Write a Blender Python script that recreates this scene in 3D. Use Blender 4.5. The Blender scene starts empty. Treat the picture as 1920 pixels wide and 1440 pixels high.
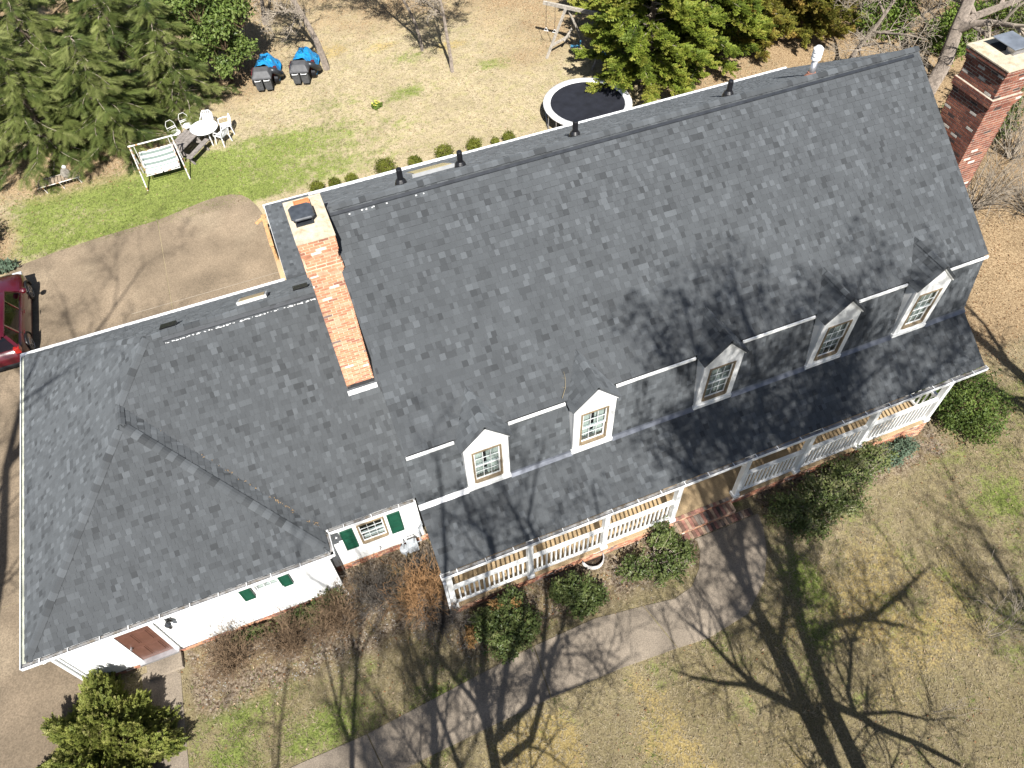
import bpy, math, random
import numpy as np
from mathutils import Vector, Matrix

random.seed(11)
rng = np.random.default_rng(11)
S = bpy.context.scene
COL = S.collection
R = math.radians

# ------------------------------------------------------------------ camera
cam = bpy.data.cameras.new('camera')
cam_o = bpy.data.objects.new('camera', cam)
COL.objects.link(cam_o)
CR = Vector((0.9278939, -0.37167197, -0.02954416))
CU = Vector((0.31253929, 0.73215992, 0.60519505))
CF = Vector((0.20330299, 0.5707905, -0.79552882))
CP = Vector((-0.6629346, -8.85912827, 20.3035164))
FPX = 1410.57
m = Matrix.Identity(4)
for i in range(3):
    m[i][0] = CR[i]; m[i][1] = CU[i]; m[i][2] = -CF[i]; m[i][3] = CP[i]
cam_o.matrix_world = m
cam.sensor_width = 36.0
cam.lens = 36.0 * FPX / 1920.0
cam.clip_start = 0.1
cam.clip_end = 2000
S.camera = cam_o

# ------------------------------------------------------------------ sky, sun, exposure
AZ, EL = R(12), R(48)
LDIR = Vector((math.sin(AZ) * math.cos(EL), math.cos(AZ) * math.cos(EL), -math.sin(EL)))
W = bpy.data.worlds.new('World'); S.world = W; W.use_nodes = True
wn = W.node_tree.nodes; wl = W.node_tree.links
sky = wn.new('ShaderNodeTexSky'); sky.sky_type = 'NISHITA'; sky.sun_disc = False
sky.sun_elevation = EL; sky.sun_rotation = math.pi + AZ
bg = wn['Background']; bg.inputs['Strength'].default_value = 0.06
wl.new(sky.outputs[0], bg.inputs[0])
sun = bpy.data.lights.new('sun', 'SUN'); sun.energy = 5.0; sun.angle = R(0.53); sun.color = (1.0, 0.972, 0.925)
sun_o = bpy.data.objects.new('sun', sun); COL.objects.link(sun_o)
sun_o.location = (0, 0, 60)
sun_o.rotation_euler = LDIR.to_track_quat('-Z', 'Y').to_euler()
S.view_settings.view_transform = 'Standard'
try: S.view_settings.look = 'None'
except Exception: pass
S.view_settings.gamma = 1.0
S.view_settings.exposure = 0.85
S.view_settings.use_curve_mapping = False

# ------------------------------------------------------------------ materials
def nd(nt, t, **k):
    n = nt.nodes.new(t)
    for a, b in k.items():
        if a in n.inputs.keys() if not a.startswith('_') else False:
            n.inputs[a].default_value = b
        else:
            setattr(n, a.lstrip('_'), b)
    return n

MATS = {}
def mat(name, col, rough=0.7, var=0.15, scale=6.0, fine=0.0, fscale=120.0, bump=0.0, bscale=40.0,
        metal=0.0, spec=0.3, coat=0.0, col2=None, c2scale=3.0, c2lo=0.45, c2hi=0.65, trans=0.0, attr=None, attr_cols=None, sheen=0.0):
    """procedural principled material: base colour, broad and fine value noise, optional second colour by noise,
    optional colour ramp over a float attribute"""
    if name in MATS: return MATS[name]
    mt = bpy.data.materials.new(name); mt.use_nodes = True
    nt = mt.node_tree; L = nt.links
    p = nt.nodes['Principled BSDF']
    p.inputs['Roughness'].default_value = rough
    if rough > .65: p.inputs['Diffuse Roughness'].default_value = 1.0
    p.inputs['Metallic'].default_value = metal
    p.inputs['Specular IOR Level'].default_value = spec
    if sheen: p.inputs['Sheen Weight'].default_value = sheen; p.inputs['Sheen Roughness'].default_value = 0.45
    if coat: p.inputs['Coat Weight'].default_value = coat; p.inputs['Coat Roughness'].default_value = 0.05
    geo = nt.nodes.new('ShaderNodeNewGeometry')
    def noise(sc, det=4.0):
        n = nt.nodes.new('ShaderNodeTexNoise'); n.inputs['Scale'].default_value = sc; n.inputs['Detail'].default_value = det
        L.new(geo.outputs['Position'], n.inputs['Vector']); return n.outputs['Fac']
    def rngmap(src, a, b, c, d):
        n = nt.nodes.new('ShaderNodeMapRange'); n.inputs[1].default_value = a; n.inputs[2].default_value = b
        n.inputs[3].default_value = c; n.inputs[4].default_value = d; L.new(src, n.inputs[0]); return n.outputs[0]
    if attr:
        at = nt.nodes.new('ShaderNodeAttribute'); at.attribute_name = attr
        cr = nt.nodes.new('ShaderNodeValToRGB'); el = cr.color_ramp.elements
        n_ = len(attr_cols)
        el[0].color = (*attr_cols[0], 1); el[1].color = (*attr_cols[-1], 1)
        for i in range(1, n_ - 1):
            e = el.new(i / (n_ - 1)); e.color = (*attr_cols[i], 1)
        L.new(at.outputs['Fac'], cr.inputs[0]); c = cr.outputs[0]
    else:
        rgb = nt.nodes.new('ShaderNodeRGB'); rgb.outputs[0].default_value = (*col, 1); c = rgb.outputs[0]
    if col2 is not None:
        mx = nt.nodes.new('ShaderNodeMix'); mx.data_type = 'RGBA'
        L.new(rngmap(noise(c2scale, 6), c2lo, c2hi, 0, 1), mx.inputs[0]); L.new(c, mx.inputs[6]); mx.inputs[7].default_value = (*col2, 1)
        c = mx.outputs[2]
    def mul(c, fac):
        v = nt.nodes.new('ShaderNodeVectorMath'); v.operation = 'SCALE'
        L.new(c, v.inputs[0]); L.new(fac, v.inputs['Scale']); return v.outputs[0]
    if var: c = mul(c, rngmap(noise(scale), 0.3, 0.7, 1 - var, 1 + var))
    if fine: c = mul(c, rngmap(noise(fscale, 2), 0.3, 0.7, 1 - fine, 1 + fine))
    L.new(c, p.inputs['Base Color'])
    if bump:
        b = nt.nodes.new('ShaderNodeBump'); b.inputs['Strength'].default_value = bump; b.inputs['Distance'].default_value = 0.02
        L.new(noise(bscale, 6), b.inputs['Height']); L.new(b.outputs[0], p.inputs['Normal'])
    if trans:
        t = nt.nodes.new('ShaderNodeBsdfTranslucent'); ms = nt.nodes.new('ShaderNodeMixShader')
        L.new(c, t.inputs[0]); ms.inputs[0].default_value = trans
        L.new(p.outputs[0], ms.inputs[1]); L.new(t.outputs[0], ms.inputs[2])
        L.new(ms.outputs[0], nt.nodes['Material Output'].inputs[0])
    MATS[name] = mt
    return mt

def glass_mat(name, tint=(0.9, 0.95, 0.95), transp=0.75):
    if name in MATS: return MATS[name]
    mt = bpy.data.materials.new(name); mt.use_nodes = True
    nt = mt.node_tree; L = nt.links; nt.nodes.remove(nt.nodes['Principled BSDF'])
    t = nt.nodes.new('ShaderNodeBsdfTransparent'); t.inputs[0].default_value = (*[v * transp for v in tint], 1)
    g = nt.nodes.new('ShaderNodeBsdfGlossy'); g.inputs['Roughness'].default_value = 0.02
    f = nt.nodes.new('ShaderNodeLayerWeight'); pw = nt.nodes.new('ShaderNodeMath'); pw.operation = 'POWER'; pw.inputs[1].default_value = 4.0
    L.new(f.outputs['Facing'], pw.inputs[0])
    f = nt.nodes.new('ShaderNodeMath'); f.operation = 'MULTIPLY_ADD'; f.inputs[1].default_value = 0.7; f.inputs[2].default_value = 0.05; L.new(pw.outputs[0], f.inputs[0])
    ms = nt.nodes.new('ShaderNodeMixShader')
    L.new(f.outputs[0], ms.inputs[0]); L.new(t.outputs[0], ms.inputs[1]); L.new(g.outputs[0], ms.inputs[2])
    L.new(ms.outputs[0], nt.nodes['Material Output'].inputs[0])
    MATS[name] = mt; return mt

white = mat('white_paint', (0.82, 0.82, 0.80), 0.45, var=0.04, scale=1.5, fine=0.02, fscale=40)
trimw = mat('white_trim', (0.80, 0.80, 0.79), 0.4, var=0.05, scale=4, fine=0.03, fscale=60)
gutterm = mat('gutter_inside', (0.27, 0.265, 0.26), 0.6, var=0.25, scale=5, col2=(0.17, 0.145, 0.115), c2scale=9)
flash_m = mat('flashing_metal', (0.13, 0.14, 0.165), 0.4, var=0.35, scale=2.5, metal=0.3)
flash_w = mat('white_flashing', (0.78, 0.78, 0.78), 0.4, var=0.1)
blackm = mat('black_rubber', (0.012, 0.012, 0.014), 0.4, var=0.2, spec=0.5)
darkm = mat('dark_metal', (0.03, 0.033, 0.038), 0.35, var=0.25, spec=0.5)
galv = mat('galvanised', (0.5, 0.5, 0.52), 0.35, var=0.2, metal=0.7)
capm = mat('chimney_cap_metal', (0.06, 0.066, 0.075), 0.32, var=0.3, scale=8, spec=0.6)
capg = mat('grey_cap_metal', (0.2, 0.22, 0.25), 0.4, var=0.25, scale=4, spec=0.5, metal=0.2)
mortar = mat('mortar', (0.46, 0.38, 0.275), 0.9, var=0.2, fine=0.2, fscale=90)
mortar2 = mat('mortar_weathered', (0.40, 0.34, 0.27), 0.9, var=0.25, fine=0.2, fscale=90)
wash = mat('mortar_wash', (0.42, 0.365, 0.275), 0.9, var=0.22, scale=7, fine=0.15, fscale=70, bump=0.5, col2=(0.34, 0.25, 0.15), c2scale=5, c2lo=0.55, c2hi=0.75)
clay = mat('clay_flue', (0.45, 0.17, 0.07), 0.8, var=0.15)
tanwood = mat('tan_window_wood', (0.23, 0.175, 0.11), 0.6, var=0.25, scale=14)
greensh = mat('green_shutter', (0.010, 0.062, 0.036), 0.45, var=0.12, scale=5)
brownd = mat('brown_door', (0.125, 0.058, 0.04), 0.5, var=0.12)
curtain = mat('curtain', (0.62, 0.61, 0.56), 0.9, var=0.2, scale=9)
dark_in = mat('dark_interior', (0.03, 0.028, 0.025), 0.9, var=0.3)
blindm = mat('blind', (0.10, 0.085, 0.055), 0.8, var=0.35, scale=9)
glass = glass_mat('window_glass', transp=0.9)
porchf = mat('porch_concrete', (0.36, 0.265, 0.155), 0.85, var=0.2, scale=2, fine=0.22, fscale=60)
aggreg = mat('exposed_aggregate', (0.185, 0.143, 0.098), 0.9, var=0.25, scale=0.55, fine=0.26, fscale=26, bump=0.5, bscale=70,
             col2=(0.27, 0.215, 0.148), c2scale=0.30, c2lo=0.52, c2hi=0.66)
walkm = mat('walk_concrete', (0.235, 0.195, 0.150), 0.9, var=0.26, scale=0.9, fine=0.22, fscale=34, bump=0.4, bscale=70)
greyw = mat('weathered_wood', (0.30, 0.27, 0.23), 0.85, var=0.35, scale=12, fine=0.2)
tanlum = mat('tan_lumber', (0.42, 0.25, 0.12), 0.8, var=0.25, scale=8)
wplast = mat('white_plastic', (0.80, 0.80, 0.80), 0.35, var=0.03)
rustw = mat('rusty_white_tube', (0.72, 0.70, 0.66), 0.5, var=0.1, col2=(0.38, 0.2, 0.08), c2scale=5, c2lo=0.5, c2hi=0.6)
bark_g = mat('grey_bark', (0.24, 0.20, 0.165), 0.95, var=0.35, scale=9, fine=0.3, fscale=50, bump=0.6, bscale=30)
bark_b = mat('brown_bark', (0.13, 0.10, 0.075), 0.95, var=0.35, scale=8, fine=0.3, fscale=50, bump=0.6, bscale=30)
twigm = mat('pale_twigs', (0.30, 0.255, 0.20), 0.95, var=0.35, scale=3)
twigb = mat('brown_twigs', (0.17, 0.115, 0.07), 0.95, var=0.4, scale=5)

# shingle tones (granule noise in world space)
SH_T = [0.047, 0.058, 0.070, 0.077, 0.083, 0.095, 0.109]
SHM = [mat('shingle_tone_%s' % n, (v * 0.92, v * 1.0, v * 1.07), 0.8, var=0.08, scale=1.3, fine=0.13, fscale=85, spec=0.35)
       for n, v in zip(['black', 'charcoal', 'slate', 'grey', 'mid', 'pale', 'light'], SH_T)]
SHEDGE = mat('asphalt_cut_edge', (.012, .012, .014), .9, var=.2)
SHW = [0.05, 0.15, 0.16, 0.24, 0.16, 0.15, 0.09]
BRK = [mat('brick_' + n, c, 0.9, var=0.18, scale=9, fine=0.2, fscale=70, spec=0.15) for n, c in
       [('orange', (0.43, 0.222, 0.130)), ('red', (0.37, 0.175, 0.105)), ('salmon', (0.46, 0.275, 0.18)),
        ('brown', (0.28, 0.125, 0.085)), ('white', (0.60, 0.54, 0.47)), ('dark', (0.17, 0.12, 0.11))]]
BRW = [0.38, 0.29, 0.18, 0.10, 0.025, 0.03]
BRK_D = [mat('old_brick_' + n, c, 0.9, var=0.22, scale=9, fine=0.2, fscale=70, spec=0.15) for n, c in
         [('red', (0.215, 0.085, 0.058)), ('deep', (0.165, 0.064, 0.046)), ('rust', (0.25, 0.108, 0.07)),
          ('brown', (0.14, 0.06, 0.045)), ('white', (0.50, 0.45, 0.39)), ('dark', (0.07, 0.048, 0.044))]]

# ------------------------------------------------------------------ mesh helpers
def link(name, me, parent=None, loc=None):
    o = bpy.data.objects.new(name, me); COL.objects.link(o)
    if parent is not None: o.parent = parent
    if loc is not None: o.location = loc
    return o

def tag(o, label=None, cat=None, group=None, kind=None):
    if label: o['label'] = label
    if cat: o['category'] = cat
    if group: o['group'] = group
    if kind: o['kind'] = kind
    return o

def thing(name, label, cat, loc=(0, 0, 0), rz=0.0, group=None):
    o = bpy.data.objects.new(name, None); COL.objects.link(o)
    o.location = loc; o.rotation_euler = (0, 0, rz); o.empty_display_size = 0.2
    return tag(o, label, cat, group)

def mesh_np(name, V, faces, mats, midx=None, tone=None, smooth=False):
    """V (n,3); faces: list of (m,k) int arrays"""
    me = bpy.data.meshes.new(name)
    V = np.asarray(V, np.float32)
    me.vertices.add(len(V)); me.vertices.foreach_set('co', V.ravel())
    faces = [np.asarray(f, np.int32) for f in faces if len(f)]
    nl = sum(f.size for f in faces); npoly = sum(len(f) for f in faces)
    me.loops.add(nl); me.loops.foreach_set('vertex_index', np.concatenate([f.ravel() for f in faces]))
    st = []; c = 0
    for f in faces:
        st.append(c + np.arange(len(f), dtype=np.int32) * f.shape[1]); c += f.size
    me.polygons.add(npoly); me.polygons.foreach_set('loop_start', np.concatenate(st))
    if midx is not None: me.polygons.foreach_set('material_index', np.asarray(midx, np.int32))
    me.polygons.foreach_set('use_smooth', np.full(npoly, bool(smooth)))
    for mm in (mats if isinstance(mats, (list, tuple)) else [mats]): me.materials.append(mm)
    if tone is not None:
        a = me.attributes.new('tone', 'FLOAT', 'POINT'); a.data.foreach_set('value', np.asarray(tone, np.float32))
    me.update(calc_edges=True)
    return me

class MB:
    def __init__(s): s.v = []; s.f = []; s.m = []
    def add(s, vs, fs, mi=0):
        b = len(s.v); s.v += [tuple(v) for v in vs]; s.f += [tuple(b + i for i in f) for f in fs]; s.m += [mi] * len(fs); return s
    def box(s, x0, x1, y0, y1, z0, z1, mi=0, M=None):
        vs = [(x, y, z) for x in (x0, x1) for y in (y0, y1) for z in (z0, z1)]
        if M is not None: vs = [M @ Vector(v) for v in vs]
        return s.add(vs, [(0, 1, 3, 2), (4, 6, 7, 5), (0, 4, 5, 1), (2, 3, 7, 6), (0, 2, 6, 4), (1, 5, 7, 3)], mi)
    def beam(s, a, b, w, h=None, mi=0, up=(0, 0, 1)):
        a = Vector(a); b = Vector(b); h = h or w
        d = (b - a).normalized(); u = Vector(up)
        if abs(d.dot(u)) > 0.98: u = Vector((0, 1, 0))
        x = d.cross(u).normalized(); z = x.cross(d)
        vs = [p + x * sx * w / 2 + z * sz * h / 2 for p in (a, b) for sx, sz in ((-1, -1), (1, -1), (1, 1), (-1, 1))]
        return s.add(vs, [(0, 1, 2, 3), (7, 6, 5, 4), (0, 4, 5, 1), (1, 5, 6, 2), (2, 6, 7, 3), (3, 7, 4, 0)], mi)
    def tube(s, pts, r, n=8, mi=0, cap=True):
        pts = [Vector(p) for p in pts]; rs = r if isinstance(r, (list, tuple)) else [r] * len(pts)
        vs = []; fs = []
        for i, p in enumerate(pts):
            d = (pts[min(i + 1, len(pts) - 1)] - pts[max(i - 1, 0)]).normalized()
            u = Vector((0, 0, 1)) if abs(d.z) < 0.95 else Vector((1, 0, 0))
            x = d.cross(u).normalized(); y = x.cross(d)
            vs += [p + (x * math.cos(2 * math.pi * k / n) + y * math.sin(2 * math.pi * k / n)) * rs[i] for k in range(n)]
        for i in range(len(pts) - 1):
            for k in range(n):
                fs.append((i * n + k, i * n + (k + 1) % n, (i + 1) * n + (k + 1) % n, (i + 1) * n + k))
        if cap: fs += [tuple(range(n))[::-1], tuple((len(pts) - 1) * n + k for k in range(n))]
        return s.add(vs, fs, mi)
    def lathe(s, prof, n=20, c=(0, 0, 0), mi=0):
        vs = []; fs = []
        for r, z in prof:
            vs += [(c[0] + r * math.cos(2 * math.pi * k / n), c[1] + r * math.sin(2 * math.pi * k / n), c[2] + z) for k in range(n)]
        for i in range(len(prof) - 1):
            for k in range(n):
                fs.append((i * n + k, i * n + (k + 1) % n, (i + 1) * n + (k + 1) % n, (i + 1) * n + k))
        fs += [tuple(range(n))[::-1], tuple((len(prof) - 1) * n + k for k in range(n))]
        return s.add(vs, fs, mi)
    def poly_prism(s, poly, z0, z1, mi=0):
        n = len(poly)
        vs = [(x, y, z0) for x, y in poly] + [(x, y, z1) for x, y in poly]
        fs = [tuple(range(n))[::-1], tuple(range(n, 2 * n))] + [(i, (i + 1) % n, n + (i + 1) % n, n + i) for i in range(n)]
        return s.add(vs, fs, mi)
    def build(s, name, mats, parent=None, smooth=False, bevel=0.0, loc=None):
        me = bpy.data.meshes.new(name); me.from_pydata(s.v, [], s.f)
        for mm in (mats if isinstance(mats, (list, tuple)) else [mats]): me.materials.append(mm)
        me.polygons.foreach_set('material_index', s.m)
        if smooth: me.polygons.foreach_set('use_smooth', [True] * len(s.f))
        me.update()
        o = link(name, me, parent, loc)
        if bevel:
            b = o.modifiers.new('bevel', 'BEVEL'); b.width = bevel; b.segments = 2; b.limit_method = 'ANGLE'
        return o

def copy_tree(o, parent=None):
    c = o.copy(); COL.objects.link(c)
    if parent is not None: c.parent = parent
    for ch in list(o.children): copy_tree(ch, c)
    return c

def px_scale(p):
    d = (Vector(p) - CP).dot(CF)
    return FPX / max(d, 0.5)

def in_view(P, margin=40):
    """boolean mask of points (n,3) that fall in the picture"""
    D = np.asarray(P) - np.array(CP)
    z = D @ np.array(CF); x = D @ np.array(CR); y = D @ np.array(CU)
    zz = np.maximum(z, 0.05)
    u = 960 + FPX * x / zz; v = 720 - FPX * y / zz
    return (z > 0.05) & (u > -margin) & (u < 1920 + margin) & (v > -margin) & (v < 1440 + margin)

# ================================================================== THE SETTING
def vnoise(x, y, s, seed=0):
    """cheap smooth value noise 0..1 on numpy arrays"""
    x = np.asarray(x) / s; y = np.asarray(y) / s
    xi = np.floor(x).astype(int); yi = np.floor(y).astype(int); fx = x - xi; fy = y - yi
    fx = fx * fx * (3 - 2 * fx); fy = fy * fy * (3 - 2 * fy)
    def h(a, b):
        n = (a * 374761393 + b * 668265263 + seed * 974634777) & 0x7fffffff
        n = (n ^ (n >> 13)) * 1274126177 & 0x7fffffff
        return ((n ^ (n >> 16)) & 0xffff) / 65535.0
    return (h(xi, yi) * (1 - fx) + h(xi + 1, yi) * fx) * (1 - fy) + (h(xi, yi + 1) * (1 - fx) + h(xi + 1, yi + 1) * fx) * fy

def fbm(x, y, s, seed=0):
    return 0.55 * vnoise(x, y, s, seed) + 0.28 * vnoise(x, y, s / 2.3, seed + 5) + 0.17 * vnoise(x, y, s / 5.1, seed + 9)

def sm(x, a, b):
    t = np.clip((np.asarray(x) - a) / (b - a), 0, 1); return t * t * (3 - 2 * t)

def blob(x, y, cx, cy, rx, ry):
    return np.clip(1.25 - np.sqrt(((x - cx) / rx) ** 2 + ((y - cy) / ry) ** 2), 0, 1)

def g_green(x, y):
    """how green the grass is at a place (real growth pattern of the lawn)"""
    n = fbm(x, y, 1.6, 3)
    band = sm(y, 18.4, 19.6) * (1 - sm(y, 22.5, 24.5)) * (1 - sm(x, -2.0, 7.5)) * sm(x, -13, -10)
    g = band * (0.55 + 0.75 * n)
    for cx, cy, rx, ry, a in [(6.4, 24.2, 1.6, .7, .6), (7.5, 27.2, 1.2, .7, .6), (11.2, 24.8, 1.2, .6, .55), (3.0, 24.8, 2, .7, .4), (-5.5, -1.3, 1.6, .9, .75),
                              (-3.8, -2.6, 1.4, .7, .9), (-0.9, -3.0, 1.0, .5, .95), (-6.2, -2.4, 1.0, .8, .6), (9.5, -4.0, .6, 1.2, .9), (16.6, -3.9, 1.2, .9, .8), (8.9, -5.2, .6, .8, .6),
                              (-4.2, -0.6, 1.2, .6, .6), (16.2, -1.9, 1.0, .8, .5), (5.2, 22, 1.6, .8, .4)]:
        g = np.maximum(g, blob(x, y, cx, cy, rx, ry) * a * (0.35 + 1.3 * n))
    front = sm(-y, -0.6, 1.0) * 0.34 * sm(fbm(x, y, 0.9, 8), .52, .72)
    return np.clip(np.maximum(g, front), 0, 1)

def g_litter(x, y):
    n = fbm(x, y, 2.2, 14)
    l = sm(y, 26.5, 32) * (0.2 + 0.75 * n)
    l = np.maximum(l, sm(y - 0.5 * x, 14, 20) * sm(x, 9, 14) * 0.75 * (0.4 + n))
    l = np.maximum(l, blob(x, y, -9, 25, 6, 2.6) * 1.0)
    l = np.maximum(l, blob(x, y, -1, 30.5, 3.2, 5) * 0.95)
    l = np.maximum(l, sm(x, 16.2, 18.5) * sm(y, -1, 2) * 0.9)
    l = np.maximum(l, blob(x, y, -12.5, 20.5, 1.5, 2.5) * 0.9)
    return np.clip(l, 0, 1)

def g_bed(x, y):
    edge = -0.95 + 0.35 * (fbm(x, y, 1.1, 21) - .5)
    b = sm(y, edge - .9, edge + .4) * (1 - sm(y, 1.2, 1.5)) * sm(x, -7.2, -6.7) * (1 - sm(x, 0.3, 0.9))
    b2 = sm(y, -2.9 + .5 * (fbm(x, y, .9, 4) - .5), -1.9) * (1 - sm(y, 0, .4)) * sm(x, -0.8, 0.3) * (1 - sm(x, 7.2, 7.5))
    b3 = sm(y, -2.6 + .8 * (fbm(x, y, .9, 4) - .5), -1.7) * (1 - sm(y, 0, .4)) * sm(x, 9.4, 9.7) * (1 - sm(x, 16.0, 17.5))
    return np.clip(np.maximum(np.maximum(b, b2 * .85), b3 * .8), 0, 1)

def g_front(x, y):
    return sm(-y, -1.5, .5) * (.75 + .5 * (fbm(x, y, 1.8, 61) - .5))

def g_moss(x, y):
    n = fbm(x, y, 1.3, 33)
    mo = np.maximum(np.maximum(blob(x, y, 2.4, -5.2, 3.0, 1.0), blob(x, y, 4.5, -7.0, 3.0, 1.8)), .7 * blob(x, y, 11, -5.5, 4, 2.5))
    for cx, cy, rx, ry in [(3.6, 29.5, 1.6, .8), (6.2, 29, 1.2, .6), (9.8, 27.5, 1, .5), (0.6, 28.6, 1.2, .5), (10.4, -6.2, .8, .6), (1.2, -4.6, 1.6, .4)]:
        mo = np.maximum(mo, blob(x, y, cx, cy, rx, ry))
    return np.clip(mo * sm(n, .38, .62) * 1.2, 0, 1)

def ground_height(x, y):
    return -0.42 * sm(x, 11, 15.8) * (1 - sm(y, 2, 7)) + 0.05 * (fbm(x, y, 3.0, 50) - .5) * sm(y, 19.5, 22) + 0.04 * (fbm(x, y, 2.5, 51) - .5) * sm(-y, 4.6, 6)

xs = np.concatenate([[-500, -200, -90, -45, -25], np.arange(-16, 34, .22), [36, 40, 46, 60, 90, 200, 500]])
ys = np.concatenate([[-400, -150, -60, -30, -18], np.arange(-13, 46, .22), [48, 53, 60, 75, 110, 250, 600]])
GX, GY = np.meshgrid(xs, ys)
gx = GX.ravel(); gy = GY.ravel()
V = np.stack([gx, gy, ground_height(gx, gy)], 1)
nx = len(xs); ny = len(ys)
ii = (np.arange(ny - 1)[:, None] * nx + np.arange(nx - 1)[None, :]).ravel()
F = np.stack([ii, ii + 1, ii + nx + 1, ii + nx], 1)

def ground_material():
    mt = bpy.data.materials.new('lawn_ground'); mt.use_nodes = True
    nt = mt.node_tree; L = nt.links; p = nt.nodes['Principled BSDF']
    p.inputs['Roughness'].default_value = 0.95; p.inputs['Diffuse Roughness'].default_value = 1.0; p.inputs['Specular IOR Level'].default_value = 0.1
    geo = nt.nodes.new('ShaderNodeNewGeometry')
    def noise(sc, det=5, dist=0.0):
        n = nt.nodes.new('ShaderNodeTexNoise'); n.inputs['Scale'].default_value = sc; n.inputs['Detail'].default_value = det
        n.inputs['Distortion'].default_value = dist
        L.new(geo.outputs['Position'], n.inputs['Vector']); return n.outputs['Fac']
    def mr(src, a, b, c=0., d=1.):
        n = nt.nodes.new('ShaderNodeMapRange'); n.inputs[1].default_value = a; n.inputs[2].default_value = b
        n.inputs[3].default_value = c; n.inputs[4].default_value = d; L.new(src, n.inputs[0]); return n.outputs[0]
    def mixc(f, a, b):
        n = nt.nodes.new('ShaderNodeMix'); n.data_type = 'RGBA'
        L.new(f, n.inputs[0])
        for v, i in ((a, 6), (b, 7)):
            if isinstance(v, tuple): n.inputs[i].default_value = (*v, 1)
            else: L.new(v, n.inputs[i])
        return n.outputs[2]
    def math_(op, a, b):
        n = nt.nodes.new('ShaderNodeMath'); n.operation = op
        for v, i in ((a, 0), (b, 1)):
            if isinstance(v, (int, float)): n.inputs[i].default_value = v
            else: L.new(v, n.inputs[i])
        return n.outputs[0]
    def attr(nm):
        a = nt.nodes.new('ShaderNodeAttribute'); a.attribute_name = nm; return a.outputs['Fac']
    hi = noise(22, 6, .4); vhi = noise(60, 3); mid = noise(2.2, 6); lo = noise(0.6, 4)
    dry = mixc(mr(hi, .34, .66), (.245, .195, .118), (.41, .345, .23))
    dry = mixc(mr(mid, .42, .64, 0, .6), dry, (.285, .25, .125))
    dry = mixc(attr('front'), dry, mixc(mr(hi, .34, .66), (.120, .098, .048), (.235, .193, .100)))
    grn = mixc(mr(hi, .35, .65), (.085, .11, .022), (.23, .265, .075))
    lit = mixc(mr(noise(17, 3, .8), .4, .62), (.15, .10, .054), (.335, .245, .145))
    lit = mixc(mr(vhi, .58, .70), lit, (.42, .33, .21))
    bed = mixc(mr(noise(13, 6, .6), .40, .62), (.075, .052, .033), (.27, .215, .155))
    bed = mixc(mr(math_('ADD', noise(38, 2), math_('MULTIPLY', math_('SUBTRACT', noise(1.6, 3), .5), .35)), .66, .72), bed, (.38, .36, .33))
    bed = mixc(mr(mid, .5, .62, 0, .75), bed, mixc(mr(hi, .4, .6), (.12, .085, .045), (.30, .24, .13)))
    mos = mixc(mr(hi, .35, .65), (.21, .155, .06), (.42, .32, .13))
    def thr(a, w=.5): return mr(math_('ADD', attr(a), math_('MULTIPLY', math_('SUBTRACT', hi, .5), w)), .25, .7)
    c = mixc(math_('MULTIPLY', thr('moss', 1.2), .8), dry, mos)
    c = mixc(mr(math_('ADD', math_('ADD', attr('green'), math_('MULTIPLY', math_('SUBTRACT', hi, .5), 1.0)), math_('MULTIPLY', math_('SUBTRACT', mid, .5), 1.5)), .22, .75), c, grn)
    c = mixc(thr('litter', .7), c, lit)
    c = mixc(thr('bed', .6), c, bed)
    v = nt.nodes.new('ShaderNodeVectorMath'); v.operation = 'SCALE'
    L.new(c, v.inputs[0]); L.new(math_('MULTIPLY', mr(vhi, .3, .7, .84, 1.16), mr(lo, .3, .7, .86, 1.12)), v.inputs['Scale'])
    L.new(v.outputs[0], p.inputs['Base Color'])
    b = nt.nodes.new('ShaderNodeBump'); b.inputs['Strength'].default_value = 0.7; b.inputs['Distance'].default_value = 0.025
    L.new(math_('ADD', hi, math_('MULTIPLY', vhi, .5)), b.inputs['Height']); L.new(b.outputs[0], p.inputs['Normal'])
    return mt
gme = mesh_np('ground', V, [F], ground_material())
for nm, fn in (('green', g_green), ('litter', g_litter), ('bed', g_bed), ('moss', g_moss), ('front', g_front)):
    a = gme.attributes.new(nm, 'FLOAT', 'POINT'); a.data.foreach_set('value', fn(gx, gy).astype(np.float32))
ground = tag(link('ground', gme), kind='structure')

# driveway: slabs of exposed aggregate with open joints over a dark bed
def slab_set(name, polys, mat_, z1, z0=-.03):
    root = bpy.data.objects.new(name, None); COL.objects.link(root); root['kind'] = 'structure'
    for i, pl in enumerate(polys):
        MB().poly_prism(pl, z0, z1).build('concrete_slab', mat_, root)
    return root
j = .012
DRIVE = [
    [(-5.85 + j, 14.3 + j), (-1.55, 14.3 + j), (-1.60, 17.0), (-1.70, 17.9), (-1.83, 18.6), (-2.04, 19.2), (-2.32, 19.62), (-2.75, 19.86), (-3.3, 19.93), (-3.9, 19.86), (-4.75, 19.66), (-5.85 + j, 19.40)],
    [(-5.85 - j, 19.40), (-7.2, 19.33), (-8.31, 19.27), (-9.97, 19.06), (-11.18, 18.85), (-12.2, 18.2), (-30, 17.6), (-30, 14.3 + j), (-5.85 - j, 14.3 + j)],
    [(-5.85 - j, 14.3 - j), (-30, 14.3 - j), (-30, 4.0), (-9.2, 4.0), (-9.2, 10.2), (-5.85 - j, 10.2)],
    [(-5.85 + j, 14.3 - j), (-5.85 + j, 10.2), (-1.5, 10.2), (-1.55, 14.3 - j)],
    [(-30, 4.0 - 2 * j), (-9.2, 4.0 - 2 * j), (-9.2, 0.9), (-9.6, 0.2), (-11.2, -1.2), (-13.5, -2.4), (-30, -3.0)],
]
slab_set('driveway', DRIVE, aggreg, .018)
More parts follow.
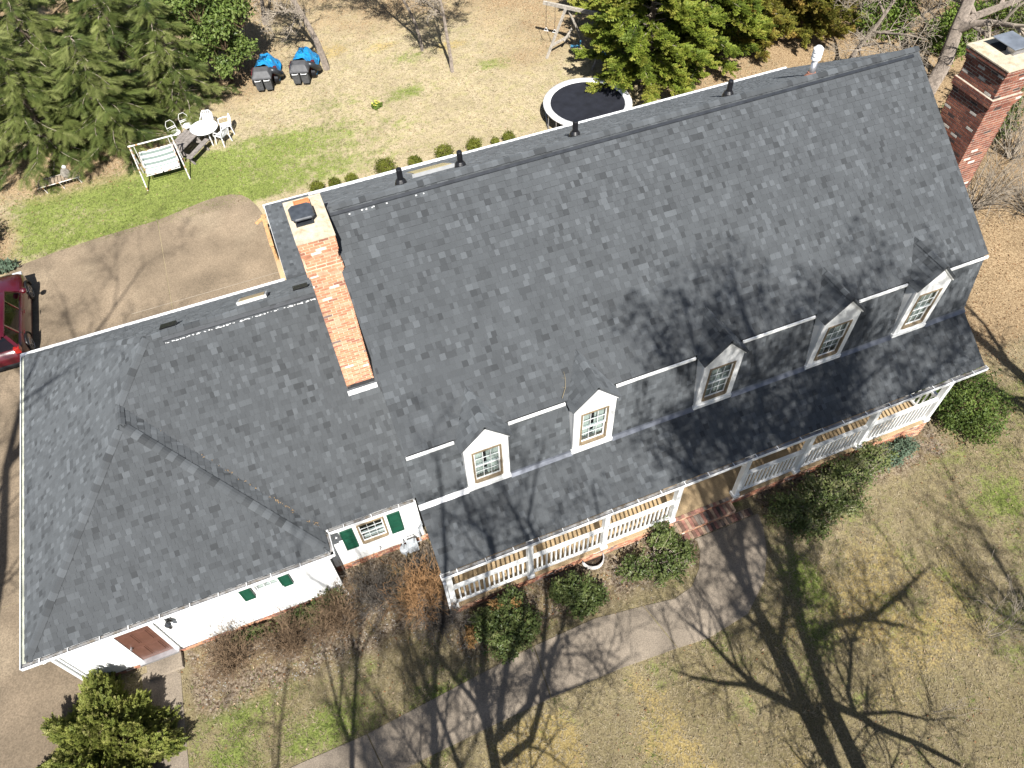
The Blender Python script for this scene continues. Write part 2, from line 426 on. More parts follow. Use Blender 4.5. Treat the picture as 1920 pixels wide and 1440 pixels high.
tag(MB().box(-7.3, -1.6, 14.293, 14.307, -.02, .0195).build('joint_strip', mat('cream_joint', (.30, .26, .205), .9)), kind='structure')
# front walk: slabs along a curve from the left to the porch steps
WALK = [((-12, -3.25), (-12, -4.45)), ((-8, -3.2), (-8, -4.38)), ((-4.9, -3.18), (-4.9, -4.32)), ((-2.95, -3.15), (-2.75, -4.28)), ((-.3, -2.9), (-.1, -4.16)), ((1.78, -2.72), (1.68, -4.1)), ((3.6, -2.66), (3.7, -4.12)), ((5.0, -2.86), (5.3, -4.22)),
        ((5.9, -3.0), (6.2, -4.3)), ((6.5, -2.88), (7.52, -4.13)), ((6.95, -2.5), (8.42, -3.52)), ((7.25, -2.05), (9.0, -2.8)), ((7.34, -1.72), (9.33, -2.1)), ((7.3, -1.64), (9.44, -1.64))]
joints = [0, 3, 5, 7, 13]
polys = []
for a, b in zip(joints[:-1], joints[1:]):
    up = [Vector(WALK[i][0]) for i in range(a, b + 1)]; dn = [Vector(WALK[i][1]) for i in range(a, b + 1)]
    d = (up[1] - up[0]).normalized() * .014; e = (up[-1] - up[-2]).normalized() * .014
    up[0] = up[0] + d; dn[0] = dn[0] + d; up[-1] = up[-1] - e; dn[-1] = dn[-1] - e
    polys.append([tuple(v) for v in dn] + [tuple(v) for v in reversed(up)])
slab_set('front_walk', polys, walkm, .022)
slab_set('side_walk', [[(-8.15, .55), (-8.1, -1.0), (-8.3, -3.16), (-7.28, -3.16), (-7.22, -1.0), (-7.15, .55)]], walkm, .02)
slab_set('back_patio', [[(5.95, 9.6), (11.6, 9.6), (11.4, 18.25), (10.7, 18.45), (6.2, 18.3)]], porchf, .05)

# ================================================================== THE HOUSE
house = thing('house', 'white house with grey shingle roof, five dormers, two brick chimneys and a front porch', 'house')
XA, XB = 0.0, 16.0
YR, ZR = 4.93, 9.606
YU, ZU = .264, 6.326
ZF = 4.459
YP, ZP = -1.385, 3.545
YBK, ZBK = 9.45, 6.67
C0, C1, YC0, YBF, YBB, ZE, PB = -9.61, -2.40, .58, 1.21, 10.585, 2.843, .788
WC = C1 - C0; DB = YBB - YBF
P2 = (C0 + WC / 2, YC0 + WC / 2, ZE + PB * WC / 2)
P2b = (P2[0], YBF + WC / 2, P2[2])
P1 = (C0 + DB / 2, YBF + DB / 2, ZE + PB * DB / 2)
YRB, ZRB = P1[1], P1[2]

# ---- roof decks
deckm = SHM[1]
roof = None
def deck(name, pts, drop=.012, th=.09):
    n = len(pts); mb = MB()
    vs = [Vector(p) for p in pts]
    nn = (vs[1] - vs[0]).cross(vs[2] - vs[0]).normalized()
    if nn.z < 0: nn = -nn
    top = [v - nn * drop for v in vs]; bot = [v - nn * (drop + th) for v in vs]
    mb.add(top + bot, [tuple(range(n)), tuple(range(n, 2 * n))[::-1]] + [(i, n + i, n + (i + 1) % n, (i + 1) % n) for i in range(n)])
    return mb
roofmb = MB()
def add_deck(pts):
    d = deck('', pts); roofmb.add(d.v, d.f)
add_deck([(XA, YU, ZU), (XB, YU, ZU), (XB, YR, ZR), (XA, YR, ZR)])
add_deck([(XB, YBK, ZBK), (XA, YBK, ZBK), (XA, YR, ZR), (XB, YR, ZR)])
DX = [1.78, 4.49, 7.90, 11.27, 14.05]
_c = [XA] + [v for c_ in DX for v in (c_ - .515, c_ + .515)] + [XB]
MANS = list(zip(_c[::2], _c[1::2]))
for xa_, xb_ in MANS: add_deck([(xa_, 0, ZF), (xb_, 0, ZF), (xb_, .30, 6.2), (xa_, .30, 6.2)])
add_deck([(XA, YP, ZP), (XB, YP, ZP), (XB, 0.02, 4.45), (XA, 0.02, 4.45)])
add_deck([(C1, YBF, ZE), (.24, YBF, ZE), (.24, YRB, ZRB), P1, P2b])
add_deck([(.24, YBB, ZE), (C0, YBB, ZE), P1, (.24, YRB, ZRB)])
add_deck([(C0, YBB, ZE), (C0, YC0, ZE), P2, P2b, P1])
add_deck([(C0, YC0, ZE), (C1, YC0, ZE), P2])
add_deck([(C1, YC0, ZE), (C1, YBF, ZE), P2b, P2])
add_deck([(5.9, 15.2, 2.45), (-1.45, 15.2, 2.45), (-1.45, 10.72, 2.80), (5.9, 10.72, 2.80)])
roof = roofmb.build('roof', deckm, house)

# ---- shingles: every tab is real geometry; the 300 largest in view become objects of their own
TABS = []     # (O, Ux, Vx, N, width, height, thick, tone, score, quad4) ; quad4 = clipped corner parameters
EXPO = .146
def shingles(O, U, Vh, p, tmax, lo, hi, single=True, expo=EXPO, seed=0, sink=None):
    r = random.Random(seed)
    O = Vector(O); U = Vector(U); Vh = Vector(Vh)
    s = math.sqrt(1 + p * p)
    Vs = (Vh + Vector((0, 0, p))) / s
    N = (Vector((0, 0, 1)) - Vh * p) / s
    rows = int(math.ceil(tmax * s / expo))
    for k in range(rows):
        v0 = k * expo; v1 = min(v0 + expo * 1.03, tmax * s)
        if v1 - v0 < .02: continue
        l0, h0 = lo(v0 / s), hi(v0 / s); l1, h1 = lo(v1 / s), hi(v1 / s)
        a = min(l0, l1); b = max(h0, h1)
        if b - a < .03: continue
        x = a - r.uniform(0, .3); up = False
        wob = r.uniform(-.006, .006)
        while x < b:
            # runs of flush grey between raised laminated tabs of mixed tone
            w = r.uniform(.07, .16) if up else r.uniform(.08, .19)
            tone = r.choices(range(7), SHW)[0] if r.random() < .62 else r.choice((2, 3, 3, 3, 4))
            x0, x1 = x, x + w
            x += w
            q = [max(x0, l0), min(x1, h0), min(x1, h1), max(x0, l1)]
            if q[1] < q[0] and q[2] < q[3]: continue
            if q[1] < q[0]: q[0] = q[1] = (q[0] + q[1]) / 2
            if q[2] < q[3]: q[2] = q[3] = (q[2] + q[3]) / 2
            th = (.014 if up else .008)
            up = not up
            vv0 = v0 + (wob if k else 0) + (r.uniform(-.004, .004))
            full = (q[0] == x0 and q[1] == x1 and q[2] == x1 and q[3] == x0)
            c = O + U * ((x0 + x1) / 2) + Vs * ((v0 + v1) / 2)
            d = CP - c
            sc = px_scale(c) ** 2 * max(0, N.dot(d.normalized())) * w * expo if (single and full) else 0
            if sc and not in_view([c], -30)[0]: sc = 0
            TABS.append((O, U, Vs, N, q, vv0, v1, th, tone, sc))

shingles((0, YU - .02, ZU - .014), (1, 0, 0), (0, 1, 0), (ZR - ZU) / (YR - YU), YR - YU + .02, lambda t: XA, lambda t: XB, seed=1)
shingles((0, YBK + .02, ZBK - .013), (1, 0, 0), (0, -1, 0), (ZR - ZBK) / (YBK - YR), YBK - YR + .02, lambda t: XA, lambda t: XB, seed=2)
for q_, (xa_, xb_) in enumerate(MANS):
    shingles((0, 0, ZF), (1, 0, 0), (0, 1, 0), (6.2 - ZF) / .30, .298, lambda t, v_=xa_: v_, lambda t, v_=xb_: v_, seed=60 + q_)
shingles((0, YP - .02, ZP - .013), (1, 0, 0), (0, 1, 0), (4.45 - ZP) / 1.405, 1.375, lambda t: XA, lambda t: XB, seed=4)
shingles((0, YBF - .02, ZE - .016), (1, 0, 0), (0, 1, 0), PB, DB / 2 + .02, lambda t: (C1 - t if t < WC / 2 else C0 + t), lambda t: .22, seed=5)
shingles((0, YBB + .02, ZE - .016), (1, 0, 0), (0, -1, 0), PB, DB / 2 + .02, lambda t: C0 + t, lambda t: .22, seed=6)
shingles((C0 - .02, 0, ZE - .016), (0, 1, 0), (1, 0, 0), PB, DB / 2 + .02, lambda t: (YC0 + t if t < WC / 2 else YBF + t), lambda t: YBB - t, seed=7)
shingles((0, YC0 - .02, ZE - .016), (1, 0, 0), (0, 1, 0), PB, WC / 2 + .02, lambda t: C0 + t, lambda t: C1 - t, seed=8)
shingles((C1 + .02, 0, ZE - .016), (0, 1, 0), (-1, 0, 0), PB, WC / 2 + .02, lambda t: YC0 + t, lambda t: YBF + t, seed=9)
shingles((0, 15.22, 2.45), (1, 0, 0), (0, -1, 0), .078, 4.46, lambda t: -1.45, lambda t: 5.9, seed=10)
# dormer roofs
DX = [1.78, 4.49, 7.90, 11.27, 14.05]
DYF, DHW, DZE, DZP, DRH = -.06, .60, 6.27, 6.93, .62
dp = (DZP - DZE) / DRH
def dhit(z): return max(.06, YU + (z - ZU) / ((ZR - ZU) / (YR - YU)))
for i, cx in enumerate(DX):
    for sgn in (-1, 1):
        shingles((cx + sgn * DRH, 0, DZE), (0, 1, 0), (-sgn, 0, 0), dp, DRH - .01, lambda t: DYF - .06, lambda t: dhit(DZE + dp * t) + .02, single=False, seed=30 + i * 2 + sgn)

order = sorted(range(len(TABS)), key=lambda i: -TABS[i][9])
singles = set(i for i in order[:300] if TABS[i][9] > 0)
# one shared mesh per tone and thickness for the single tabs
def tab_mesh(tone, th):
    key = 'shingle_%d_%d' % (tone, int(th * 1000))
    me = bpy.data.meshes.get(key)
    if me is None:
        me = bpy.data.meshes.new(key)
        me.from_pydata([(0, 0, 0), (1, 0, 0), (1, 1, 0), (0, 1, 0), (0, 0, th), (1, 0, th), (1, 1, .002), (0, 1, .002)], [],
                       [(4, 5, 6, 7), (0, 1, 5, 4), (1, 2, 6, 5), (3, 0, 4, 7)])
        me.materials.append(SHM[tone]); me.materials.append(SHEDGE); me.polygons[1].material_index = 1; me.update()
    return me
sv = []; sq = []; smi = []
for i, (O, U, Vs, N, q, v0, v1, th, tone, sc) in enumerate(TABS):
    if i in singles:
        o = bpy.data.objects.new('shingle', tab_mesh(tone, th)); COL.objects.link(o); o.parent = roof
        Mx = Matrix.Identity(4)
        loc = O + U * q[0] + Vs * v0
        w = q[1] - q[0] - .002; h = v1 - v0
        hand = U.cross(Vs).dot(N)
        u_ = U
        if hand < 0: u_ = -U; loc = O + U * q[1] + Vs * v0
        for a in range(3):
            Mx[a][0] = u_[a] * w; Mx[a][1] = Vs[a] * h; Mx[a][2] = N[a]; Mx[a][3] = loc[a]
        o.matrix_local = Mx
        continue
    g = .001
    a = O + U * (q[0] + g) + Vs * v0; b = O + U * (q[1] - g) + Vs * v0
    c = O + U * (q[2] - g) + Vs * v1; d = O + U * (q[3] + g) + Vs * v1
    n0 = len(sv)
    up = N * th; lo_ = N * .002
    sv += [a, b, c, d, a + up, b + up, c + lo_, d + lo_]
    fs = [(4, 5, 6, 7), (0, 1, 5, 4), (1, 2, 6, 5), (3, 0, 4, 7)]
    sq += [tuple(n0 + k for k in f) for f in fs]; smi += [tone, 7, tone, tone]
me = mesh_np('shingle_courses', np.array([tuple(v) for v in sv]), [np.array(sq)], SHM + [SHEDGE], smi)
tag(link('shingle_courses', me, roof), kind='stuff')

# ---- ridge and hip caps: bent pieces, each an object
CAPM = {}
def cap_mesh(tone, dl, dr):
    """unit-length bent cap; dl, dr = fall of the left and right wing per metre"""
    key = (tone, round(dl, 2), round(dr, 2))
    if key not in CAPM:
        w = .135; me = bpy.data.meshes.new('ridge_cap')
        kl = w / math.sqrt(1 + dl * dl); kr = w / math.sqrt(1 + dr * dr)
        prof = [(-kl, -kl * dl), (-kl * .25, -kl * dl * .2), (kr * .25, -kr * dr * .2), (kr, -kr * dr)]
        vs = [(x, 0, z + .022) for x, z in prof] + [(x, 1, z + .008) for x, z in prof] + [(x, 0, z) for x, z in prof]
        fs = [(0, 1, 5, 4), (1, 2, 6, 5), (2, 3, 7, 6), (8, 9, 1, 0), (9, 10, 2, 1), (10, 11, 3, 2)]
        me.from_pydata(vs, [], fs); me.materials.append(SHM[tone]); me.update(); CAPM[key] = me
    return CAPM[key]
def caps(a, b, dl, dr, expo, lift=.02, parent=None, seed=0):
    """from a (low end) to b; the low end of each cap shows"""
    r = random.Random(seed)
    a = Vector(a); b = Vector(b); d = (b - a); n = int(d.length / expo); d.normalize()
    X = d.cross(Vector((0, 0, 1))).normalized(); Z = X.cross(d)
    for k in range(n):
        tone = r.choices(range(7), [.06, .12, .14, .18, .18, .18, .14])[0]
        o = bpy.data.objects.new('ridge_cap', cap_mesh(tone, dl, dr)); COL.objects.link(o); o.parent = parent or roof
        p = a + d * (expo * k) + Z * (lift - .006)
        Mx = Matrix.Identity(4)
        for i in range(3):
            Mx[i][0] = X[i]; Mx[i][1] = d[i] * (expo * 1.15); Mx[i][2] = Z[i]; Mx[i][3] = p[i]
        o.matrix_local = Mx
caps((XB, YR, ZR + .03), (XA + .1, YR, ZR + .03), .64, .70, .15, seed=1)
caps((.2, YRB, ZRB + .02), (P1[0] + .1, YRB, ZRB + .02), .78, .78, .19, seed=2)
hs = .52
caps((C0 + .1, YC0 + .1, ZE + .08), P2, hs, hs, .19, seed=3)
caps(P2, P2b, .78, .78, .2, seed=4)
caps((C1 - .1, YC0 + .1, ZE + .08), P2, hs, hs, .19, seed=5)
caps(P2b, P1, hs, hs, .19, seed=6)
caps((C0 + .1, YBB - .1, ZE + .08), P1, hs, hs, .3, seed=7)
for i, cx in enumerate(DX):
    caps((cx, DYF - .05, DZP + .01), (cx, 1.0, DZP + .01), dp, dp, .2, seed=40 + i)

# ridge vents along the front of both ridges
p_ = (ZR - ZU) / (YR - YU)
for (x0, x1, y, z, p) in ((.1, 15.8, YR - .16, ZR, p_), (-4.55, -.72, YRB - .16, ZRB, PB)):
    zz = z - (.16) * p; mb = MB()
    r = random.Random(5)
    x = x0
    while x < x1:
        l = min(r.uniform(.25, .6), x1 - x)
        mb.add([(x, y - .02, zz - .02), (x + l, y - .02, zz - .02), (x + l, y - .02, zz + .018), (x, y - .02, zz + .018), (x, y + .04, zz + .055), (x + l, y + .04, zz + .055)],
               [(0, 1, 2, 3), (3, 2, 5, 4)], 0)
        x += l
    mb.build('ridge_vent', [darkm], house)
rs = MB(); r = random.Random(8)  # white bits stand in for light glinting off the vent edges
for k in range(115):
    x = r.uniform(-4.6, -.75); w = r.uniform(.01, .05); y = YRB - .215 - r.uniform(0, .02); z = ZRB - (YRB - y) * PB + .015
    rs.box(x, x + w, y - .007, y + .007, z, z + .012)
for k in range(9):
    x = r.uniform(.2, 2.6); w = r.uniform(.01, .05); y = YR - .215 - r.uniform(0, .02); z = ZR - (YR - y) * p_ + .02
    rs.box(x, x + w, y - .01, y + .01, z, z + .018)
tag(rs.build('ridge_vent_glints', [trimw], house), kind='stuff')

# ---- gutters, fascia, flashing
def gutter(x0, x1, y, z, name='gutter'):
    mb = MB()
    mb.add([(x0, y, z - .10), (x1, y, z - .10), (x1, y - .11, z - .10), (x0, y - .11, z - .10)], [(0, 1, 2, 3)], 0)                    # underside
    mb.add([(x0, y, z - .045), (x1, y, z - .045), (x1, y - .10, z - .045), (x0, y - .10, z - .045)], [(3, 2, 1, 0)], 1)              # trough bed
    mb.box(x0, x1, y - .122, y - .104, z - .102, z + .0, 0)
    mb.box(x0 - .008, x0 + .008, y - .12, y + .005, z - .1, z - .004, 0)
    mb.box(x1 - .008, x1 + .008, y - .12, y + .005, z - .1, z - .004, 0)
    r = random.Random(int(x0 * 10)); x = x0 + .4
    while x < x1 - .2:
        mb.box(x, x + .02, y - .104, y, z - .02, z - .008, 0); x += r.uniform(.6, .75)
    return mb.build(name, [trimw, gutterm], house)
gutter(XA - .04, XB + .04, YP - .02, ZP - .015)
gutter(C0 - .12, C1 + .1, YC0 - .02, ZE - .015)
gutter(C1 + .1, .0, YBF - .02, ZE - .015)
mb = MB()
mb.box(C0 - .13, C0 - .11, YC0 - .14, YBB + .12, ZE - .115, ZE - .0)
mb.add([(C0 - .115, YC0, ZE - .06), (C0 - .02, YC0, ZE - .06), (C0 - .02, YBB, ZE - .06), (C0 - .115, YBB, ZE - .06)], [(0, 1, 2, 3)], 1)
mb.box(C0 - .115, C0 - .02, YC0, YBB, ZE - .115, ZE - .10)
mb.build('gutter', [trimw, mat('gutter_algae', (.45, .46, .38), .7, var=.3, scale=3)], house)
mb = MB()
mb.box(C1 + .10, C1 + .12, YC0 - .14, YBF - .13, ZE - .115, ZE - .002)
mb.add([(C1 + .02, YC0 - .1, ZE - .06), (C1 + .105, YC0 - .1, ZE - .06), (C1 + .105, YBF - .12, ZE - .06), (C1 + .02, YBF - .12, ZE - .06)], [(0, 1, 2, 3)], 1)
mb.build('gutter', [trimw, gutterm], house)
mb = MB()
mb.box(C0 - .1, -1.5, YBB + .03, YBB + .14, ZE - .11, ZE - .005)
mb.box(XA, XB, YBK + .03, YBK + .13, ZBK - .11, ZBK - .01)
mb.box(-1.5, 5.95, 15.23, 15.33, 2.34, 2.44)
mb.build('back_gutter', trimw, house)
edges = [XA + .0] + [v for c in DX for v in (c - DRH - .01, c + DRH + .01)] + [XB]
for a, b in zip(edges[::2], edges[1::2]):
    MB().box(a + .02, b - .02, YU - .075, YU - .035, ZU - .115, ZU - .035).build('eave_fascia', white, house)
mb = MB()  # rake boards of the main gables and porch
for x in (XA + .01, XB - .05):
    mb.beam((x + .02, YU + .05, ZU - .12), (x + .02, YR, ZR - .12), .035, .16)
    mb.beam((x + .02, YR, ZR - .12), (x + .02, YBK, ZBK - .12), .035, .16)
    mb.beam((x + .02, YP + .02, ZP - .1), (x + .02, 0, 4.34), .035, .14)
mb.box(-1.47, -1.44, 10.75, 15.22, 2.3, 2.42)
mb.build('rake_board', trimw, house)
# step flashing between mansard and porch roof, in lengths
fx = [XA] + [v for c in DX for v in (c - .55, c + .55)] + [XB]
r = random.Random(3)
for a, b in zip(fx[::2], fx[1::2]):
    x = a
    while x < b - .05:
        l = min(r.uniform(1.0, 2.2), b - x)
        mb = MB(); e = r.uniform(-.008, .008)
        mb.add([(x, -.004, ZF + .055), (x + l, -.004, ZF + .055), (x + l + .01, -.03, ZF + .014), (x, -.03, ZF + .014), (x + l + .01, -.105 + e, ZF - .045), (x, -.105 - e, ZF - .043)],
               [(0, 3, 2, 1), (3, 5, 4, 2)])
        mb.build('apron_flashing', flash_w if x < 1.1 else flash_m, house)
        x += l + .004
# valley debris
mb = MB(); r = random.Random(12)
for k in range(60):
    t = r.betavariate(1.1, 1.6) * 3.0
    x = C1 - t + r.gauss(0, .035); y = YBF + t + r.gauss(0, .03); z = ZE + PB * t + .03
    a = r.uniform(0, 6.28); s = r.uniform(.015, .045)
    mb.add([(x + s * math.cos(a), y + s * math.sin(a), z), (x - s * .4 * math.sin(a), y + s * .4 * math.cos(a), z + .012), (x - s * math.cos(a), y - s * math.sin(a), z), (x + s * .4 * math.sin(a), y - s * .4 * math.cos(a), z + .004)], [(0, 1, 2, 3)])
tag(mb.build('valley_debris', mat('dry_leaf_bits', (.26, .18, .10), .9, var=.4, scale=20), house), kind='stuff')

# ---- walls: lapped clapboards over a plain core
def siding(mb, a, b, z0, z1, out, lap=.115):
    """clapboards on the vertical face from a to b (2D points), out = outward normal 2D"""
    z = z0
    while z < z1 - .01:
        zt = min(z + lap, z1)
        o0, o1 = .022, .006
        mb.add([(a[0] + out[0] * o0, a[1] + out[1] * o0, z), (b[0] + out[0] * o0, b[1] + out[1] * o0, z),
                (b[0] + out[0] * o1, b[1] + out[1] * o1, zt), (a[0] + out[0] * o1, a[1] + out[1] * o1, zt),
                (a[0], a[1], z), (b[0], b[1], z)], [(0, 1, 2, 3), (4, 5, 1, 0)])
        z = zt
CWX0, CWX1, CWY = -9.3, -2.60, .76
mb = MB()
mb.box(CWX0 + .03, CWX1 - .03, CWY + .40, 10.3, 0, 2.66)
mb.build('garage_wall', white, house)
mb = MB(); siding(mb, (CWX1 - .03, CWY + .02), (CWX1 - .03, 1.40), .20, 2.66, (1, 0)); tag(mb.build('return_clapboard', white, house), kind='stuff')
mb = MB(); siding(mb, (CWX0 + .03, 10.3), (CWX0 + .03, CWY + .02), .20, 2.62, (-1, 0)); tag(mb.build('side_clapboard', white, house), kind='stuff')
MB().box(CWX0 - .03, CWX0 + .09, CWY - .03, CWY + .06, .2, 2.62).build('corner_board', trimw, house)
MB().box(CWX1 - .09, CWX1 + .03, CWY - .03, CWY + .06, .2, 2.62).build('corner_board', trimw, house)
MB().box(C0 + .02, C1 - .02, YC0 - .012, CWY + .03, 2.66, 2.73).build('soffit', trimw, house)
MB().box(C1 - .02, .0, YBF - .012, 1.42, 2.66, 2.73).build('soffit', trimw, house)
def wall_front(x0, x1, y, z0, z1, hx0, hx1, hz0, hz1, name, out=(0, -1)):
    mb = MB()
    mb.box(x0, hx0, y, y + .35, z0, z1); mb.box(hx1, x1, y, y + .35, z0, z1); mb.box(hx0, hx1, y, y + .35, z0, hz0)
    if hz1 < z1: mb.box(hx0, hx1, y, y + .35, hz1, z1)
    mb.build(name, white, house)
    mb = MB(); lap = .115
    siding(mb, (x0, y), (hx0, y), z0 + .2, z1 - .0, out); siding(mb, (hx1, y), (x1, y), z0 + .2, z1 - .0, out); siding(mb, (hx0, y), (hx1, y), z0 + .2, hz0, out)
    if hz1 < z1: siding(mb, (hx0, y), (hx1, y), hz1, z1, out)
    tag(mb.build('clapboard', white, house), kind='stuff')
MB().box(-2.6, .25, 1.78, 10.3, 0, 2.66).build('wing_wall', dark_in, house)
wall_front(-2.58, .06, 1.42, .08, 2.66, -1.645, -.885, 1.07, 2.13, 'wing_front_wall')
mb = MB(); mb.box(.22, 15.78, .06, 9.2, 0, 4.30); mb.box(.22, 15.78, .42, 9.2, 4.302, 6.1)
mb.add([(.22, .42, 6.1), (.22, 9.2, 6.1), (.22, 9.3, 6.5), (.22, YR, ZR - .2), (.22, .42, 6.25)], [(0, 4, 3, 2, 1)])
mb.add([(15.78, .42, 6.1), (15.78, 9.2, 6.1), (15.78, 9.3, 6.5), (15.78, YR, ZR - .2), (15.78, .42, 6.25)], [(0, 1, 2, 3, 4)])
mb.build('main_wall', white, house)
mb = MB(); siding(mb, (.22, .06), (15.78, .06), .45, 3.4, (0, -1)); tag(mb.build('porch_clapboard', white, house), kind='stuff')
MB().box(-1.35, 5.8, 9.2, 14.9, 0, 2.35).build('back_wing_wall', white, house)

wall_front(CWX0, CWX1, CWY + .03, 0, 2.66, -4.53, -3.87, 1.70, 2.5, 'garage_front_wall')

# ---- bricks: gather all, then the 300 largest in view become objects
BRICKS = []
def brick_face(parent, O, U, N, width, z0, z1, mats, course=.0765, blen=.222, gap=.019, depth=.03, weights=BRW, single=True, seed=0, zstep=None, cut=None):
    r = random.Random(seed); O = Vector(O); U = Vector(U); N = Vector(N)
    n = max(1, int(round((z1 - z0) / course))); ch = (z1 - z0) / n
    for k in range(n):
        z = z0 + k * ch
        x = -(blen / 2 if k % 2 else 0) + r.uniform(-.004, .004)
        while x < width - .005:
            a = max(0, x); b = min(x + blen - gap, width)
            x += blen
            if b - a < .03: continue
            c = O + U * ((a + b) / 2) + Vector((0, 0, z + ch / 2))
            if cut and not cut(c): continue
            mi = r.choices(range(len(mats)), weights)[0]
            sc = 0
            if single:
                d = CP - c; f = N.dot(d.normalized())
                if f > 0.02 and in_view([c], -10)[0]: sc = px_scale(c) ** 2 * f * (b - a) * ch
            BRICKS.append((parent, O + U * a + Vector((0, 0, z + gap / 2)), U, N, b - a, ch - gap, depth + r.uniform(-.002, .003), mats[mi], sc))

def chimney(name, x0, x1, y0, y1, levels, mats, mort, seed, zwash, cut=None, weights=BRW, single=True):
    """levels: (z0, z1, offset outwards)"""
    mb = MB()
    root = None
    for z0, z1, o in levels:
        mb.box(x0 - o + .008, x1 + o - .008, y0 - o + .008, y1 + o - .008, z0, z1 - .004)
    root = mb.build(name, mort, house)
    for i, (z0, z1, o) in enumerate(levels):
        s = seed * 50 + i * 5
        w = x1 - x0 + 2 * o; d = y1 - y0 + 2 * o
        brick_face(root, (x0 - o, y0 - o + .03, 0), (1, 0, 0), (0, -1, 0), w, z0, z1, mats, seed=s, weights=weights, single=single)
        brick_face(root, (x0 - o + .03, y1 + o, 0), (0, -1, 0), (-1, 0, 0), d, z0, z1, mats, seed=s + 1, cut=cut, weights=weights, single=single)
        brick_face(root, (x1 + o - .03, y0 - o, 0), (0, 1, 0), (1, 0, 0), d, z0, z1, mats, seed=s + 2, weights=weights, single=single)
        brick_face(root, (x1 + o, y1 + o - .03, 0), (-1, 0, 0), (0, 1, 0), w, z0, z1, mats, seed=s + 3, single=False, weights=weights)
    # sloped mortar wash on top
    z, o = zwash
    mb = MB(); ov = o + .012
    a = [(x0 - ov, y0 - ov), (x1 + ov, y0 - ov), (x1 + ov, y1 + ov), (x0 - ov, y1 + ov)]
    b = [(x0 + .10, y0 + .10), (x1 - .10, y0 + .10), (x1 - .10, y1 - .10), (x0 + .10, y1 - .10)]
    mb.add([(x, y, z - .004) for x, y in a] + [(x, y, z + .025) for x, y in a] + [(x, y, z + .07) for x, y in b],
           [(0, 1, 5, 4), (1, 2, 6, 5), (2, 3, 7, 6), (3, 0, 4, 7), (4, 5, 9, 8), (5, 6, 10, 9), (6, 7, 11, 10), (7, 4, 8, 11), (8, 9, 10, 11)])
    mb.build('mortar_wash', wash, root)
    return root
LX0, LX1, LY0, LY1 = -.69, .03, 3.75, 5.10
chl = chimney('chimney', LX0, LX1, LY0, LY1, [(4.35, 8.83, 0), (8.83, 8.91, .02), (8.91, 9.07, .045), (9.07, 9.15, .022), (9.15, 9.38, .0), (9.38, 9.46, .02), (9.46, 9.84, .04)],
              BRK, mortar, 1, (9.84, .04))
tag(chl, 'orange brick chimney with a dark square cap')
RX0, RX1, RY0, RY1 = 16.17, 17.0, 2.36, 3.56
def rcut(c): return c.z > 6.326 + .703 * (c.y - .264) - .36 or c.x > 16.5
chr_ = chimney('chimney', RX0, RX1, RY0, RY1, [(0, 9.22, 0), (9.22, 9.30, .025), (9.30, 9.52, .06), (9.52, 9.98, .0), (9.98, 10.06, .025), (10.06, 10.18, .05), (10.18, 10.30, .085)],
               BRK_D, mortar2, 3, (10.30, .085), weights=[.44, .24, .15, .09, .045, .04])
tag(chr_, 'tall dark red brick chimney at the far gable end')
# caps and flues
mb = MB()
cx, cy, z = -.43, 4.36, 9.90
q = .075
def octo(h, c): return [(-h + c, -h), (h - c, -h), (h, -h + c), (h, h - c), (h - c, h), (-h + c, h), (-h, h - c), (-h, -h + c)]
o1 = [(cx + x, cy + y) for x, y in octo(.25, .075)]; o2 = [(cx + x * .93, cy + y * .93) for x, y in octo(.25, .075)]
mb.poly_prism(o1, z + .20, z + .225)
n = 8
mb.add([(x, y, z + .225) for x, y in o1] + [(x, y, z + .25) for x, y in o2] , [(i, (i + 1) % 8, 8 + (i + 1) % 8, 8 + i) for i in range(8)] + [tuple(range(8, 16))])
mb.build('chimney_cap', capm, chl)
mb = MB()
for sx in (-.17, .17):
    for sy in (-.17, .17): mb.box(cx + sx - .012, cx + sx + .012, cy + sy - .012, cy + sy + .012, z - .02, z + .2)
mb.box(cx - .19, cx + .19, cy - .19, cy + .19, z - .02, z + .05)
tag(mb.build('cap_base', darkm, chl))
mb = MB(); cx2, cy2 = -.36, 4.77
mb.box(cx2 - .17, cx2 + .17, cy2 - .14, cy2 - .115, z - .03, z + .12); mb.box(cx2 - .17, cx2 + .17, cy2 + .115, cy2 + .14, z - .03, z + .12)
mb.box(cx2 - .17, cx2 - .145, cy2 - .113, cy2 + .113, z - .03, z + .12); mb.box(cx2 + .145, cx2 + .17, cy2 - .113, cy2 + .113, z - .03, z + .12)
mb.box(cx2 - .14, cx2 + .14, cy2 - .11, cy2 + .11, z + .07, z + .105)
mb.build('clay_flue', clay, chl)
mb = MB(); cx, cy, z = 16.72, 2.98, 10.36
mb.box(cx - .30, cx + .30, cy - .36, cy + .36, z + .22, z + .245)
mb.build('chimney_cap', capg, chr_, bevel=.01)
mb = MB(); mb.box(cx - .14, cx + .20, cy - .26, cy - .02, z - .02, z + .14); mb.build('flue_crown', galv, chr_)
mb = MB(); mb.box(cx - .26, cx + .26, cy + .02, cy + .34, z - .0, z + .05); mb.build('flue_opening', dark_in, chr_)
